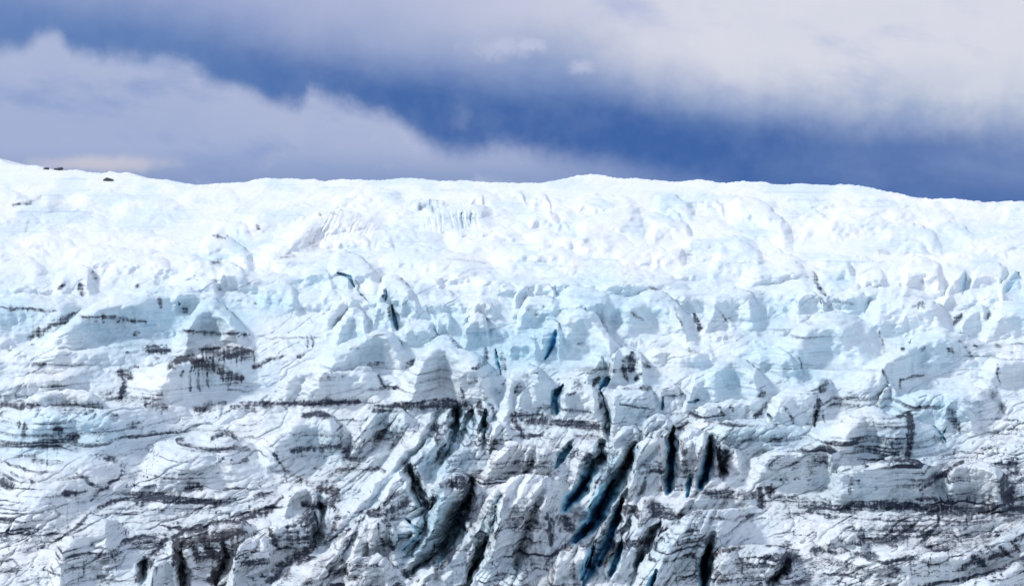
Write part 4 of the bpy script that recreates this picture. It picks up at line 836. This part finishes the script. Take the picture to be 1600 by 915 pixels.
# ---------------------------------------------------------------- meshes
def make_mesh(name, verts, quads, normals=None, attr=None, tris=None, mat=ICE):
    me = bpy.data.meshes.new(name)
    nq = len(quads); nt = 0 if tris is None else len(tris)
    me.vertices.add(len(verts)); me.vertices.foreach_set('co', np.ascontiguousarray(verts, np.float32).ravel())
    loops = np.concatenate([quads.ravel(), tris.ravel()]) if nt else quads.ravel()
    me.loops.add(len(loops)); me.loops.foreach_set('vertex_index', loops.astype(np.int32))
    me.polygons.add(nq + nt)
    st = np.concatenate([np.arange(nq) * 4, nq * 4 + np.arange(nt) * 3]).astype(np.int32)
    me.polygons.foreach_set('loop_start', st)
    me.polygons.foreach_set('use_smooth', np.ones(nq + nt, bool))
    me.update(calc_edges=True)
    if attr is not None:
        a = me.attributes.new('sediment_shade', 'FLOAT_COLOR', 'POINT')
        a.data.foreach_set('color', np.ascontiguousarray(attr, np.float32).ravel())
    if normals is not None:
        me.normals_split_custom_set_from_vertices(np.ascontiguousarray(normals, np.float32))
    me.materials.append(mat)
    ob = bpy.data.objects.new(name, me)
    C.objects.link(ob)
    return ob


idx = np.arange(NR * NC).reshape(NR, NC)
Q = np.stack([idx[:-1, :-1], idx[1:, :-1], idx[1:, 1:], idx[:-1, 1:]], -1).reshape(-1, 4)
fid = ids[:-1, :-1].ravel().copy()
# tidy: ignore ids outside the surveyed part of the chart
Pf = P.reshape(-1, 3); Nf = N.reshape(-1, 3); Af = ATTR.reshape(-1, 4)
inward = np.array([0.0, 0.80, -0.60])

# the body of the glacier carries on beneath every block
fg = fid.reshape(NR - 1, NC - 1)
named = np.array([bool(b['name']) for b in BL] + [bool(f['name']) for f in FN])
core = np.zeros((NR, NC), bool)
a_, b_, c_, d_ = fg[:-1, :-1], fg[1:, :-1], fg[:-1, 1:], fg[1:, 1:]
core[1:-1, 1:-1] = (a_ >= 0) & (a_ == b_) & (a_ == c_) & (a_ == d_)
push = core.astype(np.float32) * 0.5
for _ in range(6):                                   # deeper towards the middle of each block
    c2 = core.copy(); c2[1:] &= core[:-1]; c2[:-1] &= core[1:]; c2[:, 1:] &= core[:, :-1]; c2[:, :-1] &= core[:, 1:]; core = c2
    push += core * 0.12
PG = P + inward * push[..., None]
# the plateau behind the skyline
back = [P[0] + np.array([0, s, -0.06 * s - 0.0002 * s * s]) for s in (700, 420, 240, 130, 70, 36, 18, 8, 3)]
nb_ = len(back)
PGa = np.concatenate([np.stack(back, 0), PG], 0)
Aa = np.concatenate([np.repeat(ATTR[:1] * 0.3, nb_, 0), ATTR], 0)
idg = np.arange((NR + nb_) * NC).reshape(NR + nb_, NC)
Qg = np.stack([idg[:-1, :-1], idg[1:, :-1], idg[1:, 1:], idg[:-1, 1:]], -1).reshape(-1, 4)
Ng = grid_normals(PGa)
Ng[nb_ + 1:] = N[1:]
pz = np.concatenate([np.zeros((nb_, NC)), push], 0).ravel()
fidg = np.concatenate([np.full((nb_, NC - 1), -1), fg], 0).ravel()
Qg = Qg[~((fidg >= 0) & (pz[Qg].max(1) == 0))]          # rim slivers belong to the block alone
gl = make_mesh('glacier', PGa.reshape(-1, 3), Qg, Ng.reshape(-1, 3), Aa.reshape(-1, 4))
gl['kind'] = 'structure'
gl['label'] = 'broad crevassed glacier rising to a white skyline'

info = [(b['name'], b['label'], b['cat']) for b in BL] + [(f['name'], f['label'], f['cat']) for f in FN]
GROUPS = {'ice dome': 'rounded ice domes of the glacier', 'serac': 'seracs in the broken middle', 'ice wall': 'ice walls of the glacier', 'ice block': 'blocks of glacier ice', 'ice peak': 'pointed ice humps',
          'ice ridge': 'ice ridges of the glacier', 'ice spur': 'spurs running down the broken centre', 'ice slab': 'slabs of clean ice', 'ice cliff': 'ice cliffs high on the slope', 'ice pinnacle': 'pinnacles at the front'}
for bi, (nm, lab, cat) in enumerate(info):
    if not nm:
        continue
    fs = Q[fid == bi]
    if len(fs) < 60:
        print('small', nm, lab, len(fs))
    uq, inv = np.unique(fs, return_inverse=True)
    fs2 = inv.reshape(-1, 4)
    pv = Pf[uq]; pn = Nf[uq]; pa = Af[uq]
    # the block is a crust with walls going down into the ice all round its rim
    ed = np.concatenate([fs2[:, [0, 1]], fs2[:, [1, 2]], fs2[:, [2, 3]], fs2[:, [3, 0]]])
    key = ed[:, 0].astype(np.int64) * len(uq) + ed[:, 1]
    rev = ed[:, 1].astype(np.int64) * len(uq) + ed[:, 0]
    bd = ed[~np.isin(key, rev)]
    bv, binv = np.unique(bd, return_inverse=True)
    binv = binv.reshape(-1, 2)
    n0 = len(uq)
    verts = np.concatenate([pv, pv[bv] + inward * 1.2])
    quads = np.concatenate([fs2, np.stack([bd[:, 1], bd[:, 0], n0 + binv[:, 0], n0 + binv[:, 1]], -1)])
    tris = None
    attr = np.concatenate([pa, pa[bv]])
    nn = np.concatenate([pn, pn[bv]])
    o = make_mesh(nm, verts, quads, nn, attr, tris)
    o['label'] = lab; o['category'] = cat; o['kind'] = 'thing'
    if cat in GROUPS:
        o['group'] = GROUPS[cat]


# ---------------------------------------------------------------- dark rocks on the far left skyline
rock_m = bpy.data.materials.new('rock')
rock_m.use_nodes = True
g = Graph(rock_m.node_tree)
tc = g.n('ShaderNodeTexCoord')
nz = g.noise(tc.outputs['Object'], 3.0, 5.0, 0.6)
p = g.n('ShaderNodeBsdfPrincipled'); p.inputs['Roughness'].default_value = 0.9
g.put(p.inputs['Base Color'], g.mix(nz, (0.03, 0.032, 0.04), (0.11, 0.10, 0.10)))
bp = g.n('ShaderNodeBump'); bp.inputs['Strength'].default_value = 0.6; bp.inputs['Distance'].default_value = 0.2
g.put(bp.inputs['Height'], nz); g.t.links.new(bp.outputs[0], p.inputs['Normal'])
o = g.n('ShaderNodeOutputMaterial'); g.t.links.new(p.outputs[0], o.inputs[0])

import bmesh
def rock(u, v, w, h, seed, label):
    j = int(np.argmin(np.abs(ua - u))); i = int(np.argmin(np.abs(V[:, j] - v)))
    c = P[i, j]; px = D[i, j] * KPX
    bm = bmesh.new()
    bmesh.ops.create_icosphere(bm, subdivisions=3, radius=1.0)
    r = random.Random(seed)
    ph = [r.uniform(0, 9) for _ in range(3)]
    for vt in bm.verts:
        q = vt.co
        k = 1 + 0.22 * math.sin(3.1 * q.x + ph[0]) * math.sin(2.7 * q.z + ph[1]) + 0.12 * math.sin(6.3 * q.y + ph[2] + 4 * q.x)
        fl = max(-0.55, q.z * k)
        vt.co = Vector((q.x * k * w * px / 2, q.y * k * w * px / 3, fl * h * px * 0.62))
    me = bpy.data.meshes.new('rock'); bm.to_mesh(me); bm.free()
    me.materials.append(rock_m)
    ob = bpy.data.objects.new('dark_rock', me)
    ob.location = Vector(c.tolist()) + Vector((0, 0, h * px * 0.2))
    C.objects.link(ob)
    ob['label'] = label; ob['category'] = 'rock'; ob['group'] = 'dark rocks poking through the far left snow'

rock(73, 263, 10, 4, 1, 'small dark rock on the left skyline, the smaller of the skyline pair')
rock(92, 265, 15, 5, 2, 'long dark rock on the left skyline, the larger of the skyline pair')
rock(169, 282, 14, 5, 3, 'flat dark rock alone in the white slope below the left skyline')

# ---------------------------------------------------------------- broken ice rubble near the right edge
r = random.Random(5)
spots = []
for q in range(400):
    if len(spots) >= 34:
        break
    u = r.uniform(1540, 1606); v = r.uniform(662, 722) - 0.25 * (u - 1570)
    w = r.uniform(4.5, 11)
    if all(math.hypot(u - a, (v - b) * 1.3) > 0.55 * (w + c) for a, b, c in spots):
        spots.append((u, v, w))
for q, (u, v, w) in enumerate(spots):
    j = int(np.argmin(np.abs(ua - u))); i = int(np.argmin(np.abs(V[:, j] - v)))
    px = D[i, j] * KPX
    bm = bmesh.new()
    bmesh.ops.create_icosphere(bm, subdivisions=2, radius=1.0)
    planes = [(Vector((r.gauss(0, 1), r.gauss(0, 1), r.gauss(0, 1))).normalized(), r.uniform(0.55, 0.85)) for _ in range(9)]
    sz = (w * px * 0.56 * r.uniform(.9, 1.2), w * px * 0.5, w * px * 0.44 * r.uniform(.8, 1.2))
    for vt in bm.verts:
        co = vt.co.copy()
        for pn_, pd in planes:
            dd = co.dot(pn_)
            if dd > pd:
                co -= pn_ * (dd - pd)
        co *= 1 + r.uniform(-.05, .05)
        vt.co = Vector((co.x * sz[0], co.y * sz[1], co.z * sz[2]))
    me = bpy.data.meshes.new('ice_chunk'); bm.to_mesh(me); bm.free()
    a = me.attributes.new('sediment_shade', 'FLOAT_COLOR', 'POINT')
    a.data.foreach_set('color', np.tile(np.array([r.uniform(0.0, 0.12), 0.2, 0.0, r.uniform(0.1, 0.5)], np.float32), len(me.vertices)))
    me.materials.append(ICE)
    ob = bpy.data.objects.new('ice_chunk', me)
    ob.location = Vector(P[i, j].tolist()) + Vector((0, -0.25 * w * px, 0.12 * w * px))
    ob.rotation_euler = (0, 0, r.uniform(0, 6.28))
    C.objects.link(ob)
    ob['label'] = 'small broken ice chunk in the rubble patch near the right edge'
    ob['category'] = 'ice chunk'; ob['group'] = 'broken ice chunks in the rubble near the right edge'
print('glacier', NR, NC)
